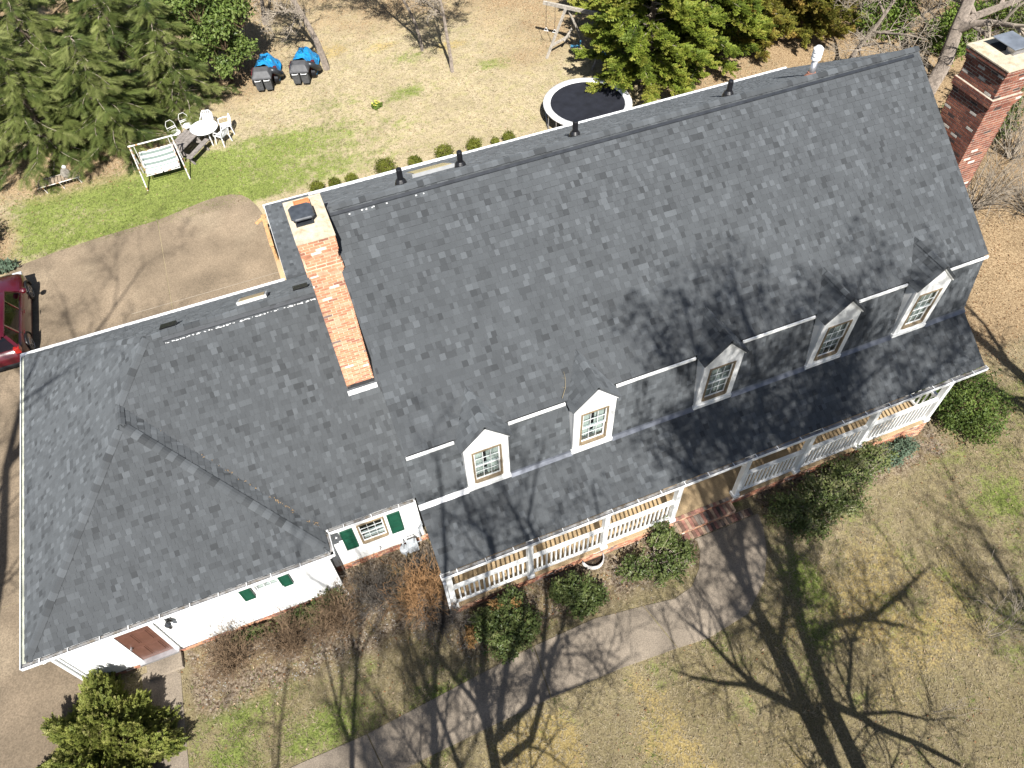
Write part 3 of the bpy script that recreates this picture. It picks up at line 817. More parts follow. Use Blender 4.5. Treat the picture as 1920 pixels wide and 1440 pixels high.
# apron at the foot of the near chimney
mb = MB()
zf = ZE + PB * (3.62 - YBF)
mb.box(LX0 - .03, LX1 + .03, 3.60, 3.735, zf - .1, zf + .07)
mb.build('chimney_apron', flash_w, chl)
MB().add([(LX0, 3.735, zf + .01), (LX1, 3.735, zf + .01), (LX1, 3.752, zf + .25), (LX0, 3.752, zf + .25)], [(0, 1, 2, 3)]).build('apron_gap_shade', blackm, chl)  # black strip painted in for the shadowed gap above the apron
mb = MB(); r = random.Random(4)
y = 3.78
while y < 5.1:
    z0 = ZU + p_ * (y - YU); mb.box(LX1 + .002, LX1 + .018, y, y + .13, z0 - .05, z0 + .14); y += .14
mb.build('step_flashing', darkm, chl)

# ---- foundation and porch brickwork
fnd = MB(); fnd.box(-2.58, .1, 1.386, 1.6, -.05, .275); fnd = fnd.build('foundation', mortar2, house)
brick_face(fnd, (-2.58, 1.40, 0), (1, 0, 0), (0, -1, 0), 2.75, -.02, .275, BRK, seed=400, depth=.028, weights=[.12, .25, .18, .33, .02, .10])
fnd2 = MB(); fnd2.box(CWX0 + .04, CWX1 - .04, CWY + .024, CWY + .3, -.05, .195); fnd2 = fnd2.build('foundation', mortar, house)
brick_face(fnd2, (CWX0 + .04, CWY + .04, 0), (1, 0, 0), (0, -1, 0), CWX1 - CWX0 - .08, -.03, .195, BRK, seed=401, depth=.03, weights=[.12, .25, .18, .33, .02, .10])
FZ = .44          # porch floor
PYF = -1.06
pf = MB(); pf.box(.116, 15.904, PYF + .016, .05, -.6, FZ - .052); pf = pf.build('porch_base', mortar, house)
brick_face(pf, (.1, PYF + .03, 0), (1, 0, 0), (0, -1, 0), 15.82, -.48, FZ - .07, BRK, seed=402, depth=.03, weights=[.12, .25, .22, .29, .02, .10])
brick_face(pf, (.13, .0, 0), (0, -1, 0), (-1, 0, 0), 1.0, -.03, FZ - .07, BRK, seed=403, depth=.03)
brick_face(pf, (15.89, -1.03, 0), (0, 1, 0), (1, 0, 0), 1.0, -.48, FZ - .07, BRK, seed=404, depth=.03)
MB().box(.08, 15.94, PYF - .02, .05, FZ - .05, FZ).build('porch_floor', porchf, house)
# steps
STEPB = [mat('step_brick_' + n_, c, .9, var=.3, scale=6, fine=.25, fscale=60) for n_, c in (('rose', (.30, .15, .115)), ('brown', (.20, .12, .09)), ('grey', (.22, .18, .15)), ('tan', (.34, .24, .17)), ('dark', (.11, .085, .07)))]
st = MB(); st.box(6.92, 8.82, -1.37, PYF - .02, -.05, .20); st.box(6.92, 9.3, -1.62, -1.372, -.05, .012); st = st.build('steps', mortar, house)
r = random.Random(77)
for (xa, xb, ya, yb, z, hgt) in ((6.92, 8.82, -1.385, -1.075, .20, .05), (6.92, 8.82, -1.10, -1.00, FZ, .015), (6.9, 9.3, -1.62, -1.40, .012, .03)):
    x = xa
    while x < xb - .03:
        bw = .105
        mm = r.choices(STEPB, [.3, .25, .2, .15, .1])[0]
        c = Vector((x, ya, z))
        BRICKS.append((st, Vector((x + .004, ya, z + hgt)), Vector((1, 0, 0)), Vector((0, 0, 1)), bw - .012, yb - ya, -(hgt + .02) , mm, 'flat'))
        x += bw
brick_face(st, (6.92, -1.345, 0), (1, 0, 0), (0, -1, 0), 1.9, .0, .2, BRK, seed=405, depth=.03)

ub = {}
def brick_mesh(mm):
    key = 'brick_unit_' + mm.name
    if key not in ub:
        me = bpy.data.meshes.new('brick')
        me.from_pydata([(x, y, z) for x in (0, 1) for y in (0, 1) for z in (0, 1)], [], [(0, 1, 3, 2), (4, 6, 7, 5), (0, 4, 5, 1), (2, 3, 7, 6), (0, 2, 6, 4), (1, 5, 7, 3)])
        me.materials.append(mm); me.update(); ub[key] = me
    return ub[key]
flat = [b for b in BRICKS if b[8] == 'flat']; wallb = [b for b in BRICKS if b[8] != 'flat']
wallb.sort(key=lambda b: -b[8])
nb = 300 - len(flat)
rest = {}
for i, (par, O, U, N, w, h, dpt, mm, sc) in enumerate(flat + wallb):
    isflat = sc == 'flat'
    Vb = Vector((0, 1, 0)) if isflat else Vector((0, 0, 1))
    if isflat: O = O + N * dpt; dpt = -dpt
    if isflat or (i < 300 and sc > 0):
        o = bpy.data.objects.new('brick', brick_mesh(mm)); COL.objects.link(o); o.parent = par
        Mx = Matrix.Identity(4)
        base = O
        for a in range(3):
            Mx[a][0] = U[a] * w; Mx[a][1] = Vb[a] * h; Mx[a][2] = N[a] * (dpt if isflat else dpt); Mx[a][3] = base[a]
        o.matrix_local = Mx
    else:
        rest.setdefault(par.name, (par, []))[1].append((O, U, Vb, N, w, h, dpt, mm))
for par, L_ in rest.values():
    mats_ = list({b[7].name: b[7] for b in L_}.values()); idx = {mm.name: i for i, mm in enumerate(mats_)}
    mb = MB()
    for O, U, Vb, N, w, h, dpt, mm in L_:
        b0 = O
        vs = [b0 + U * (w * x) + Vb * (h * y) + N * (dpt * z) for x in (0, 1) for y in (0, 1) for z in (0, 1)]
        mb.add(vs, [(0, 1, 3, 2), (4, 6, 7, 5), (0, 4, 5, 1), (2, 3, 7, 6), (0, 2, 6, 4), (1, 5, 7, 3)], idx[mm.name])
    tag(mb.build('brickwork', mats_, par), kind='stuff')

# ---- windows (shared builder): frame, sashes, muntins, panes, blind behind
PANE = {}
def pane_mesh(w, h):
    k = (round(w, 3), round(h, 3))
    if k not in PANE:
        me = bpy.data.meshes.new('pane'); me.from_pydata([(-w / 2, -.003, -h / 2), (w / 2, -.003, -h / 2), (w / 2, -.003, h / 2), (-w / 2, -.003, h / 2), (-w / 2, .003, -h / 2), (w / 2, .003, -h / 2), (w / 2, .003, h / 2), (-w / 2, .003, h / 2)], [],
                                                         [(0, 1, 2, 3), (7, 6, 5, 4), (0, 4, 5, 1), (1, 5, 6, 2), (2, 6, 7, 3), (3, 7, 4, 0)])
        me.materials.append(glass); me.update(); PANE[k] = me
    return PANE[k]
def window(parent, xc, y, z0, z1, w, seed=0, framem=tanwood, cols=3, rows=2, back='curtain'):
    """double-hung window on a wall facing -y; y = wall face"""
    r = random.Random(seed); ft = .045
    mb = MB()
    mb.box(xc - w / 2, xc - w / 2 + ft, y - .03, y + .10, z0, z1); mb.box(xc + w / 2 - ft, xc + w / 2, y - .03, y + .10, z0, z1)
    mb.box(xc - w / 2 + ft, xc + w / 2 - ft, y - .03, y + .10, z1 - ft, z1); mb.box(xc - w / 2 + ft, xc + w / 2 - ft, y - .045, y + .10, z0, z0 + ft)
    mb.build('window_frame', framem, parent)
    zi0, zi1 = z0 + ft, z1 - ft; zm = (zi0 + zi1) / 2
    xi0, xi1 = xc - w / 2 + ft, xc + w / 2 - ft
    for (a, b, yy) in ((zm - .015, zi1, y + .015), (zi0, zm + .015, y + .05)):
        s = .03
        mb = MB()
        mb.box(xi0, xi0 + s, yy - .015, yy + .015, a, b); mb.box(xi1 - s, xi1, yy - .015, yy + .015, a, b)
        mb.box(xi0 + s, xi1 - s, yy - .015, yy + .015, b - s, b); mb.box(xi0 + s, xi1 - s, yy - .015, yy + .015, a, a + s)
        for c in range(1, cols):
            x = xi0 + s + (xi1 - xi0 - 2 * s) * c / cols; mb.box(x - .006, x + .006, yy - .010, yy + .008, a + s, b - s)
        for q in range(1, rows):
            z = a + s + (b - a - 2 * s) * q / rows; mb.box(xi0 + s, xi1 - s, yy - .009, yy + .007, z - .006, z + .006)
        mb.build('sash', trimw if framem is not white else white, parent)
        pw = (xi1 - xi0 - 2 * s) / cols; ph = (b - a - 2 * s) / rows
        for c in range(cols):
            for q in range(rows):
                o = link('pane', pane_mesh(pw - .014, ph - .014), parent, (xi0 + s + pw * (c + .5), yy, a + s + ph * (q + .5)))
    # what is behind the glass
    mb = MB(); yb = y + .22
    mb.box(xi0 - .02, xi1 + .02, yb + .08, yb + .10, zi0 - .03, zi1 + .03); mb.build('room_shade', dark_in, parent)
    if back == 'curtain':
        mb = MB()
        for sgn in (-1, 1):
            n = 9; xw = (xi1 - xi0) * r.uniform(.40, .50)
            x_e = xi0 if sgn < 0 else xi1
            zb = zi0 + r.uniform(0, .15)
            for k in range(n):
                xa = x_e - sgn * xw * k / n; xb = x_e - sgn * xw * (k + 1) / n
                ya = yb - .12 + (.02 if k % 2 else -.02); yb_ = yb - .12 + (-.02 if k % 2 else .02)
                mb.add([(xa, ya, zb), (xb, yb_, zb), (xb, yb_, zi1), (xa, ya, zi1)], [(0, 1, 2, 3)])
        mb.build('curtain', curtain, parent)
    else:
        mb = MB(); z = zi1
        while z > zi0 + .30 * (zi1 - zi0):
            mb.add([(xi0, yb - .16, z), (xi1, yb - .16, z), (xi1, yb - .13, z - .03), (xi0, yb - .13, z - .03)], [(0, 1, 2, 3)]); z -= .045
        mb.build('blind', blindm, parent)

# ---- dormers
for i, cx in enumerate(DX):
    d = bpy.data.objects.new('dormer', None); COL.objects.link(d); d.parent = house
    hw = .535; y0 = DYF; zs, ze, zp = ZF - .01, DZE + .01, DZP - .02
    ww, wz0, wz1 = .72, 4.70, 6.0
    mb = MB()
    # front: four boards round the opening and the gable triangle
    mb.box(cx - hw, cx - ww / 2, y0, y0 + .06, zs + .10, ze); mb.box(cx + ww / 2, cx + hw, y0, y0 + .06, zs + .10, ze)
    mb.box(cx - ww / 2, cx + ww / 2, y0, y0 + .06, zs + .10, wz0); mb.box(cx - ww / 2, cx + ww / 2, y0, y0 + .06, wz1, ze)
    mb.box(cx - hw - .02, cx + hw + .02, y0 - .02, y0 + .06, zs - .03, zs + .098)
    kk = (zp - ze) / (hw + .05)
    mb.add([(cx - hw, y0, ze), (cx + hw, y0, ze), (cx, y0, zp), (cx - hw, y0 + .06, ze), (cx + hw, y0 + .06, ze), (cx, y0 + .06, zp)], [(0, 1, 2), (5, 4, 3), (0, 3, 4, 1), (1, 4, 5, 2), (2, 5, 3, 0)])
    mb.build('dormer_front', white, d)
    for s in (-1, 1):
        xx = cx + s * (hw - .01)
        MB().box(min(xx, xx - s * .02), max(xx, xx - s * .02), y0 + .06, 1.0, zs, ze).build('cheek_wall', trimw, d)
    mb = MB()  # rake trim under the roof edge
    for s in (-1, 1):
        mb.beam((cx + s * (DRH - .035), y0 - .018, DZE - .03), (cx, y0 - .018, DZP - .065), .034, .08)
    mb.build('gable_trim', white, d)
    mb = MB()
    for s in (-1, 1):
        pts = []
        zt0, zt1 = DZE, DZP
        mb2 = deck('', [(cx + s * DRH, DYF - .055, zt0), (cx, DYF - .055, zt1), (cx, dhit(zt1) + .05, zt1), (cx + s * DRH, dhit(zt0) + .05, zt0)], drop=.006, th=.05)
        mb.add(mb2.v, mb2.f)
    mb.build('dormer_roof', SHM[1], d)
    window(d, cx, y0 + .01, wz0, wz1, ww, seed=i * 7 + 1)
    mb = MB()
    for s in (-1, 1):   # metal steps along the cheek
        mb.box(cx + s * (hw + .004) - .006, cx + s * (hw + .004) + .006, -.0, .26, ZF - .02, ZF + .06)
    mb.build('dormer_flashing', flash_m, d)

# ---- porch posts, railing, beam, downspouts
POSTX = [.17, 2.40, 4.62, 6.80, 8.93, 11.02, 13.25, 15.80]
PY = -1.0
for x in POSTX:
    mb = MB()
    mb.box(x - .075, x + .075, PY - .075, PY + .075, FZ, 3.30); mb.box(x - .105, x + .105, PY - .105, PY + .105, FZ, FZ + .12); mb.box(x - .10, x + .10, PY - .10, PY + .10, 3.12, 3.22)
    mb.build('porch_post', white, house)
MB().box(.08, 15.9, PY - .07, PY + .07, 3.221, 3.40).build('porch_beam', white, house)
RT, RB = 1.62, .62
BAL = None
def railing(a, b):
    a = Vector(a); b = Vector(b); d = (b - a).normalized(); L_ = (b - a).length
    ro = bpy.data.objects.new('railing', None); COL.objects.link(ro); ro.parent = house
    mb = MB(); mb.beam((a.x, a.y, RT - .03), (b.x, b.y, RT - .03), .10, .06); mb.beam((a.x, a.y, RT - .10), (b.x, b.y, RT - .10), .05, .08); mb.build('top_rail', white, ro)
    mb = MB(); mb.beam((a.x, a.y, RB), (b.x, b.y, RB), .06, .085); mb.build('bottom_rail', white, ro)
    n = int(round(L_ / .137)); global BAL
    if BAL is None:
        m2 = MB(); m2.box(-.021, .021, -.021, .021, RB + .045, RT - .142); o = m2.build('baluster', white, ro); BAL = o.data; bpy.data.objects.remove(o)
    for k in range(1, n):
        p = a + d * (L_ * k / n); link('baluster', BAL, ro, (p.x, p.y, 0))
for a, b in zip(POSTX[:-1], POSTX[1:]):
    if a == 6.80: continue
    railing((a + .077, PY, 0), (b - .077, PY, 0))
railing((15.80, PY + .08, 0), (15.80, .03, 0))
railing((.17, PY + .08, 0), (.17, .03, 0))
def downspout(pts, w=.07):
    mb = MB()
    for a, b in zip(pts[:-1], pts[1:]): mb.beam(a, b, w, w * .8)
    mb.build('downspout', trimw, house)
downspout([(.0, -1.58, 3.36), (.0, -1.56, 3.2), (.035, -1.14, 2.95), (.035, -1.14, .2), (-.06, -1.3, .07)])
downspout([(C1 - .02, YC0 - .07, 2.62), (CWX1 + .055, CWY - .01, 2.35), (CWX1 + .055, CWY - .01, .15), (CWX1 + .12, CWY - .18, .05)])
downspout([(C0 + .3, YC0 - .07, 2.62), (CWX0 + .0, CWY - .06, 2.3), (CWX0 + .0, CWY - .06, .12), (CWX0 - .03, CWY - .2, .05)])

# ---- wing window with green shutters, garage window, shutters
ww_ = bpy.data.objects.new('window', None); COL.objects.link(ww_); ww_.parent = house
window(ww_, -1.265, 1.395, 1.07, 2.13, .76, seed=90, back='blind')
MB().box(-1.68, -.85, 1.35, 1.39, 1.02, 1.068).build('window_sill', white, ww_)
def shutter(x0, x1, y, z0, z1, flatp=False):
    mb = MB(); w = x1 - x0
    mb.box(x0, x1, y - .03, y, z0, z1)
    mb.box(x0, x0 + .05, y - .042, y - .03, z0, z1); mb.box(x1 - .05, x1, y - .042, y - .03, z0, z1)
    zs_ = [z0, z0 + .3 * (z1 - z0), z0 + .62 * (z1 - z0), z1 - .06] if not flatp else [z0, z1 - .06]
    for z in zs_: mb.box(x0 + .05, x1 - .05, y - .042, y - .03, z, z + .06)
    z = z0 + .08
    while z < z1 - .08:
        mb.add([(x0 + .05, y - .041, z), (x1 - .05, y - .041, z), (x1 - .05, y - .031, z + .035), (x0 + .05, y - .031, z + .035)], [(0, 1, 2, 3)]); z += .04
    mb.build('shutter', greensh, house)
shutter(-2.10, -1.76, 1.39, 1.06, 2.12); shutter(-.80, -.44, 1.39, 1.06, 2.12)
gw = bpy.data.objects.new('window', None); COL.objects.link(gw); gw.parent = house
window(gw, -4.2, .765, 1.70, 2.5, .66, seed=91, framem=white, cols=3, rows=1)
MB().box(-4.56, -3.84, .68, .735, 1.62, 1.695).build('window_sill', white, gw)
shutter(-4.86, -4.58, .735, 1.60, 2.5, True); shutter(-3.87, -3.60, .735, 1.60, 2.5, True)

# ---- side door with panels, casing and step; lantern; gas meter
dr = MB(); dr.box(-7.91, -7.10, .735, .78, .45, 2.45); dr = dr.build('door', brownd, house)
for (x0, x1, z0, z1) in ((-7.81, -7.55, .60, 1.25), (-7.46, -7.20, .60, 1.25), (-7.81, -7.55, 1.40, 2.05), (-7.46, -7.20, 1.40, 2.05), (-7.81, -7.20, 2.15, 2.38)):
    mb = MB(); mb.box(x0, x1, .728, .734, z0, z1); mb.box(x0 + .04, x1 - .04, .715, .727, z0 + .04, z1 - .04); mb.build('door_panel', brownd, dr, bevel=.006)
mb = MB(); mb.tube([(-7.84, .73, 1.35), (-7.84, .66, 1.35)], .028, 10); mb.build('door_knob', galv, dr)
mb = MB(); mb.box(-8.02, -7.912, .71, .745, .42, 2.55); mb.box(-7.098, -6.99, .71, .745, .42, 2.55)
mb.build('door_casing', white, house)
MB().box(-8.0, -7.0, .60, .77, .36, .44).build('door_sill', galv, house)
MB().box(-7.95, -7.05, .30, .72, 0, .16).build('door_step', walkm, house)
mb = MB()
mb.box(-6.70, -6.58, .70, .735, 1.98, 2.22); mb.beam((-6.64, .72, 2.2), (-6.64, .58, 2.27), .02)
mb.lathe([(.005, .15), (.05, .10), (.085, .06), (.085, .045)], 8, (-6.64, .57, 2.1)); mb.lathe([(.045, -.15), (.075, .045)], 8, (-6.64, .57, 2.1))
mb.lathe([(.02, -.2), (.05, -.15)], 8, (-6.64, .57, 2.1))
mb.build('lantern', darkm, house)
mb = MB()
mb.box(-.52, -.22, .98, 1.22, .30, .62); mb.lathe([(.13, -.06), (.13, .06), (.05, .1)], 14, (-.62, 1.1, .42)); mb.tube([(-.62, 1.1, 0), (-.62, 1.1, .8), (-.5, 1.1, .85), (-.3, 1.1, .85), (-.3, 1.1, .6)], .025, 8)
mb.tube([(-.24, 1.1, .55), (-.1, 1.1, .6), (-.1, 1.16, 1.05), (.05, 1.3, 1.1), (.05, 1.4, 1.1)], .03, 8)
mb.build('gas_meter', mat('meter_grey', (.34, .36, .38), .5, var=.2), house)
mb = MB(); mb.tube([(-1.25, 1.36, .62), (-1.25, 1.30, .62), (-1.25, 1.28, .57)], .018, 8); mb.build('hose_tap', galv, house)

# ---- things standing through the roof
def on_back(x, y): return ZR - (ZR - ZBK) / (YBK - YR) * (y - YR)
for (x, y) in ((2.0, 5.72), (3.60, 6.1), (6.64, 6.0), (10.9, 5.75)):
    z = on_back(x, y); mb = MB()
    mb.lathe([(.16, -.10), (.15, .02), (.125, .10), (.09, .15), (.08, .16)], 18, (x, y, z)); mb.lathe([(.072, .14), (.07, .42), (.058, .445), (.05, .445)], 16, (x, y, z))
    mb.build('vent_pipe', blackm, house, smooth=False)
x, y = 13.15, 5.42; z = on_back(x, y)
wf = MB(); wf.lathe([(.075, .30), (.075, .42), (.125, .44), (.125, .50), (.08, .51), (.08, .53), (.128, .54), (.128, .60), (.08, .61), (.08, .63), (.13, .64), (.13, .72), (.07, .78), (.01, .79)], 20, (x, y, z)); wf = wf.build('flue_vent', wplast, house)
mb = MB(); mb.lathe([(.08, -.08), (.08, .36)], 16, (x, y, z)); mb.build('flue_sleeve', galv, wf, smooth=True)
mb = MB(); mb.lathe([(.17, -.07), (.13, .0), (.105, .05), (.105, .08)], 16, (x, y, z)); mb.build('flue_collar', mat('rusty_collar', (.28, .13, .09), .7, var=.4, scale=20), wf)
def skylight(name, x0, x1, y0, slope, zr, yr, long_, mframe):
    """raised box on a back slope"""
    mb = MB(); h = .12; s = -slope
    def P(x, y, up): return (x, y, zr + s * (y - yr) + up)
    y1 = y0 + long_
    vs = [P(x0, y0, 0), P(x1, y0, 0), P(x1, y1, 0), P(x0, y1, 0), P(x0, y0, h), P(x1, y0, h), P(x1, y1, h), P(x0, y1, h)]
    mb.add(vs, [(4, 5, 6, 7), (0, 1, 5, 4), (1, 2, 6, 5), (2, 3, 7, 6), (3, 0, 4, 7)])
    o = mb.build(name, mframe, house)
    mb = MB(); e = .06
    mb.add([P(x0 + e, y0 + e, h + .012), P(x1 - e, y0 + e, h + .012), P(x1 - e, y1 - e, h + .012), P(x0 + e, y1 - e, h + .012)], [(0, 1, 2, 3)])
    mb.add([P(x0 + e, y0 + e, h), P(x1 - e, y0 + e, h), P(x1 - e, y0 + e, h + .012), P(x0 + e, y0 + e, h + .012)], [(0, 1, 2, 3)])
    mb.build('skylight_glass', mat('skylight_amber', (.42, .36, .2), .15, var=.2, scale=3), o)
    return o
skylight('skylight', 2.42, 3.52, 6.35, .65, ZR, YR, .95, mat('skylight_frame', (.42, .43, .44), .4, var=.1))
skylight('skylight', -2.75, -1.95, 7.0, PB, ZRB, YRB, .9, trimw)
for x in (-4.5, -1.02):
    mb = MB(); y0 = 6.55
    def Pz(y, up): return ZRB - PB * (y - YRB) + up
    mb.add([(x - .2, y0, Pz(y0, 0)), (x + .2, y0, Pz(y0, 0)), (x + .2, y0 + .35, Pz(y0 + .35, 0)), (x - .2, y0 + .35, Pz(y0 + .35, 0)),
            (x - .2, y0, Pz(y0, .05)), (x + .2, y0, Pz(y0, .05)), (x + .2, y0 + .35, Pz(y0 + .35, .14)), (x - .2, y0 + .35, Pz(y0 + .35, .14))],
           [(4, 5, 6, 7), (0, 1, 5, 4), (1, 2, 6, 5), (2, 3, 7, 6), (3, 0, 4, 7)])
    mb.build('box_vent', blackm, house)
# back landing with a wooden rail beside the drive
mb = MB(); mb.box(-1.75, -1.38, 13.2, 16.1, 0, .35); mb.build('back_landing', porchf, house)
bl = MB(); 
for y in (14.6, 15.2, 15.8, 16.4): bl.box(-1.72, -1.62, y - .05, y + .05, 0, 1.15)
bl.beam((-1.67, 14.5, 1.15), (-1.67, 16.45, 1.15), .14, .04); bl.beam((-1.67, 14.5, .55), (-1.67, 16.45, .55), .04, .14); bl.beam((-1.67, 14.5, .85), (-1.67, 16.45, .85), .04, .14)
bl.beam((-2.0, 16.1, 1.1), (-1.3, 16.6, 1.1), .14, .04)
bl.build('landing_rail', tanlum, house)

# ================================================================== THINGS IN THE YARD
# ---- trampoline
t = thing('trampoline', 'round black trampoline with a white safety pad in the back yard', 'trampoline', (13.4, 18.6, 0))
n = 48
mb = MB(); vs = []; fs = []
for rr, z in ((0.02, .80), (.6, .802), (1.2, .81), (1.70, .84)):
    vs += [(rr * math.cos(2 * math.pi * k / n), rr * math.sin(2 * math.pi * k / n), z) for k in range(n)]
fs = [(i * n + k, i * n + (k + 1) % n, (i + 1) * n + (k + 1) % n, (i + 1) * n + k) for i in range(3) for k in range(n)]
mb.add(vs, fs + [tuple(range(n))]); mb.build('jumping_mat', mat('trampoline_mat', (.012, .013, .018), .75, var=.25, scale=3), t)
mb = MB(); mb.lathe([(1.68, .85), (1.70, .885), (1.84, .90), (1.99, .885), (2.02, .84), (1.99, .80), (1.70, .82), (1.68, .85)], n); 
mb.f = [f for f in mb.f if len(f) == 4]; mb.m = mb.m[:len(mb.f)]
mb.build('safety_pad', mat('worn_white_pad', (.72, .72, .72), .55, var=.2, scale=3, col2=(.45, .45, .45), c2scale=1.6, c2lo=.55, c2hi=.7), t, smooth=True)
mb = MB(); mb.tube([(1.96 * math.cos(2 * math.pi * k / 40), 1.96 * math.sin(2 * math.pi * k / 40), .79) for k in range(41)], .028, 8); mb.build('frame_ring', galv, t)
for k in range(6):
    a = 2 * math.pi * k / 6 + .35; b = a + .22
    mb = MB(); p = lambda q, z, r_=1.96: (r_ * math.cos(q), r_ * math.sin(q), z)
    mb.tube([p(a, .79), p(a, .05), p(a + .02, .025), p(b + .5, .025), p(b + .52, .05), p(b + .52, .79)], .022, 6); mb.build('leg', galv, t)

# ---- swing set
t = thing('swing_set', 'weathered timber swing set with hanging trapeze beside the evergreen', 'swing set', (14.9, 24.3, 0))
d = Vector((.66, -.75, 0)); q = Vector((.75, .66, 0))
a0 = -d * 1.25; a1 = d * 2.7
mb = MB(); mb.beam((a0.x, a0.y, 2.28), (a1.x, a1.y, 2.28), .11, .16); mb.build('top_beam', greyw, t)
for base in (Vector((0, 0, 0)), d * 2.5):
    for s in (-1, 1):
        e = base + (Vector((-1.1, -.14, 0)) if s < 0 else Vector((1.13, .12, 0)))
        mb = MB(); mb.beam((base.x + .06 * s, base.y, 2.22), (e.x, e.y, 0), .10, .10); mb.build('leg', greyw, t)
mb = MB(); mb.beam((-.75, -.1, .62), (.5, .42, .62), .04, .14); mb.beam((-.1, .0, .62), (.45, .3, 1.0), .04, .12); mb.build('brace', greyw, t)
for k, off in enumerate((-1.1, -.62)):
    p = d * off; mb = MB(); mb.tube([(p.x, p.y, 2.2), (p.x, p.y, 1.05)], .012, 5); mb.build('rope', darkm, t)
    mb = MB(); mb.tube([(p.x, p.y, 1.07), (p.x + .08, p.y - .09, .9), (p.x - .08, p.y + .09, .9), (p.x, p.y, 1.07)], .018, 6); mb.build('trapeze_ring', wplast, t)
bluep = mat('faded_blue_plastic', (.06, .20, .32), .5, var=.15)
for off, ang in ((.55, .4), (2.0, .0)):
    p = d * off; mb = MB()
    mb.box(-.12, .12, -.26, .26, .42, .46, M=Matrix.Translation((p.x, p.y, 0)) @ Matrix.Rotation(.72 + ang, 4, 'Z')); mb.box(-.03, .03, -.26, -.2, .46, .75, M=Matrix.Translation((p.x, p.y, 0)) @ Matrix.Rotation(.72 + ang, 4, 'Z'))
    mb.build('swing_seat', bluep, t)
    mb = MB()
    for s in (-1, 1): mb.tube([(p.x + q.x * .2 * s, p.y + q.y * .2 * s, 2.2), (p.x + q.x * .2 * s, p.y + q.y * .2 * s, .46)], .01, 5)
    tag(mb.build('chains', darkm, t), kind='stuff')

# ---- two riding mowers with twin rear baggers under blue tarps
greyp = mat('grey_bagger_plastic', (.085, .085, .088), .5, var=.2, scale=6)
bagm = mat('grey_bag_fabric', (.07, .07, .069), .85, var=.25, scale=10)
tarp = mat('blue_tarp', (.012, .30, .66), .45, var=.3, scale=5, bump=.6, bscale=9, col2=(.06, .50, .85), c2scale=4, c2lo=.55, c2hi=.7)
redm = mat('red_mower_paint', (.12, .018, .022), .4, var=.2)
def mower():
    t = thing('riding_mower', 'riding mower under a blue tarp with a grey twin rear bagger, nearer the dark holly', 'riding mower', (0, 0, 0), 0, 'tarp-covered riding mowers on the back lawn')
    for s in (-1, 1):     # two hanging bags
        mb = MB(); x = s * .17
        vs = [(x - .13, -1.02, .14), (x + .13, -1.02, .14), (x + .13, -.66, .12), (x - .13, -.66, .12), (x - .15, -1.06, .62), (x + .15, -1.06, .62), (x + .15, -.60, .62), (x - .15, -.60, .62)]
        mb.add(vs, [(0, 3, 2, 1), (4, 5, 6, 7), (0, 1, 5, 4), (1, 2, 6, 5), (2, 3, 7, 6), (3, 0, 4, 7)])
        b = mb.build('grass_bag', bagm, t, bevel=.03)
        mb = MB(); mb.tube([(x - .10, -1.07, .60), (x - .10, -1.12, .59), (x + .10, -1.12, .59), (x + .10, -1.07, .60)], .016, 6); mb.build('bag_handle', trimw, b)
    mb = MB()   # hood over the bags
    vs = [(-.38, -1.10, .63), (.38, -1.10, .63), (.40, -.50, .63), (-.40, -.50, .63), (-.36, -1.07, .70), (.36, -1.07, .70), (.37, -.53, .76), (-.37, -.53, .76), (-.26, -.92, .90), (.26, -.92, .90), (.27, -.58, .94), (-.27, -.58, .94)]
    mb.add(vs, [(0, 3, 2, 1), (0, 1, 5, 4), (1, 2, 6, 5), (2, 3, 7, 6), (3, 0, 4, 7), (4, 5, 9, 8), (5, 6, 10, 9), (6, 7, 11, 10), (7, 4, 8, 11), (8, 9, 10, 11)])
    mb.build('bagger_hood', greyp, t, bevel=.035)
    mb = MB(); mb.tube([(.30, -.62, .80), (.46, -.60, .72), (.56, -.40, .50), (.60, -.05, .28), (.55, .2, .2)], [.11, .12, .12, .12, .11], 10); mb.build('chute_tube', darkm, t, smooth=True)
    mb = MB(); mb.box(-.30, .30, -.42, 1.05, .26, .52); mb.box(-.48, -.20, -.45, .05, .42, .62); mb.box(.20, .48, -.45, .05, .42, .62); mb.build('body', redm, t, bevel=.04)
    for (x, y, r_, w) in ((-.42, -.25, .24, .2), (.42, -.25, .24, .2), (-.36, .85, .18, .14), (.36, .85, .18, .14)):
        mb = MB(); mb.tube([(x - w / 2, y, r_), (x - w / 2 + .02, y, r_), (x + w / 2 - .02, y, r_), (x + w / 2, y, r_)], [r_ * .8, r_, r_, r_ * .8], 18); mb.build('wheel', blackm, t)
    # tarp draped over seat, wheel and bonnet
    nx_, ny_ = 15, 21; vs = []; r = random.Random(9)
    for j_ in range(ny_):
        for i_ in range(nx_):
            u = i_ / (nx_ - 1) * 2 - 1; v = j_ / (ny_ - 1)
            y = -.46 + 1.75 * v
            top = .93 - .22 * v - .30 * max(0, v - .75) / .25
            wd = .46 - .14 * max(0, v - .5)
            drop = max(0, abs(u) - .35) / .65
            z = top * (1 - drop ** 1.4) + .16 * drop + .03 * math.sin(u * 9 + v * 6) * (.4 + drop) + r.uniform(-.012, .012)
            x = u * wd * (1 + .18 * drop) + .02 * math.sin(v * 14 + u * 3)
            vs.append((x, y + .03 * math.sin(u * 7), max(z, .08)))
    fs = [(j_ * nx_ + i_, j_ * nx_ + i_ + 1, (j_ + 1) * nx_ + i_ + 1, (j_ + 1) * nx_ + i_) for j_ in range(ny_ - 1) for i_ in range(nx_ - 1)]
    MB().add(vs, fs).build('tarp', tarp, t, smooth=True)
    return t
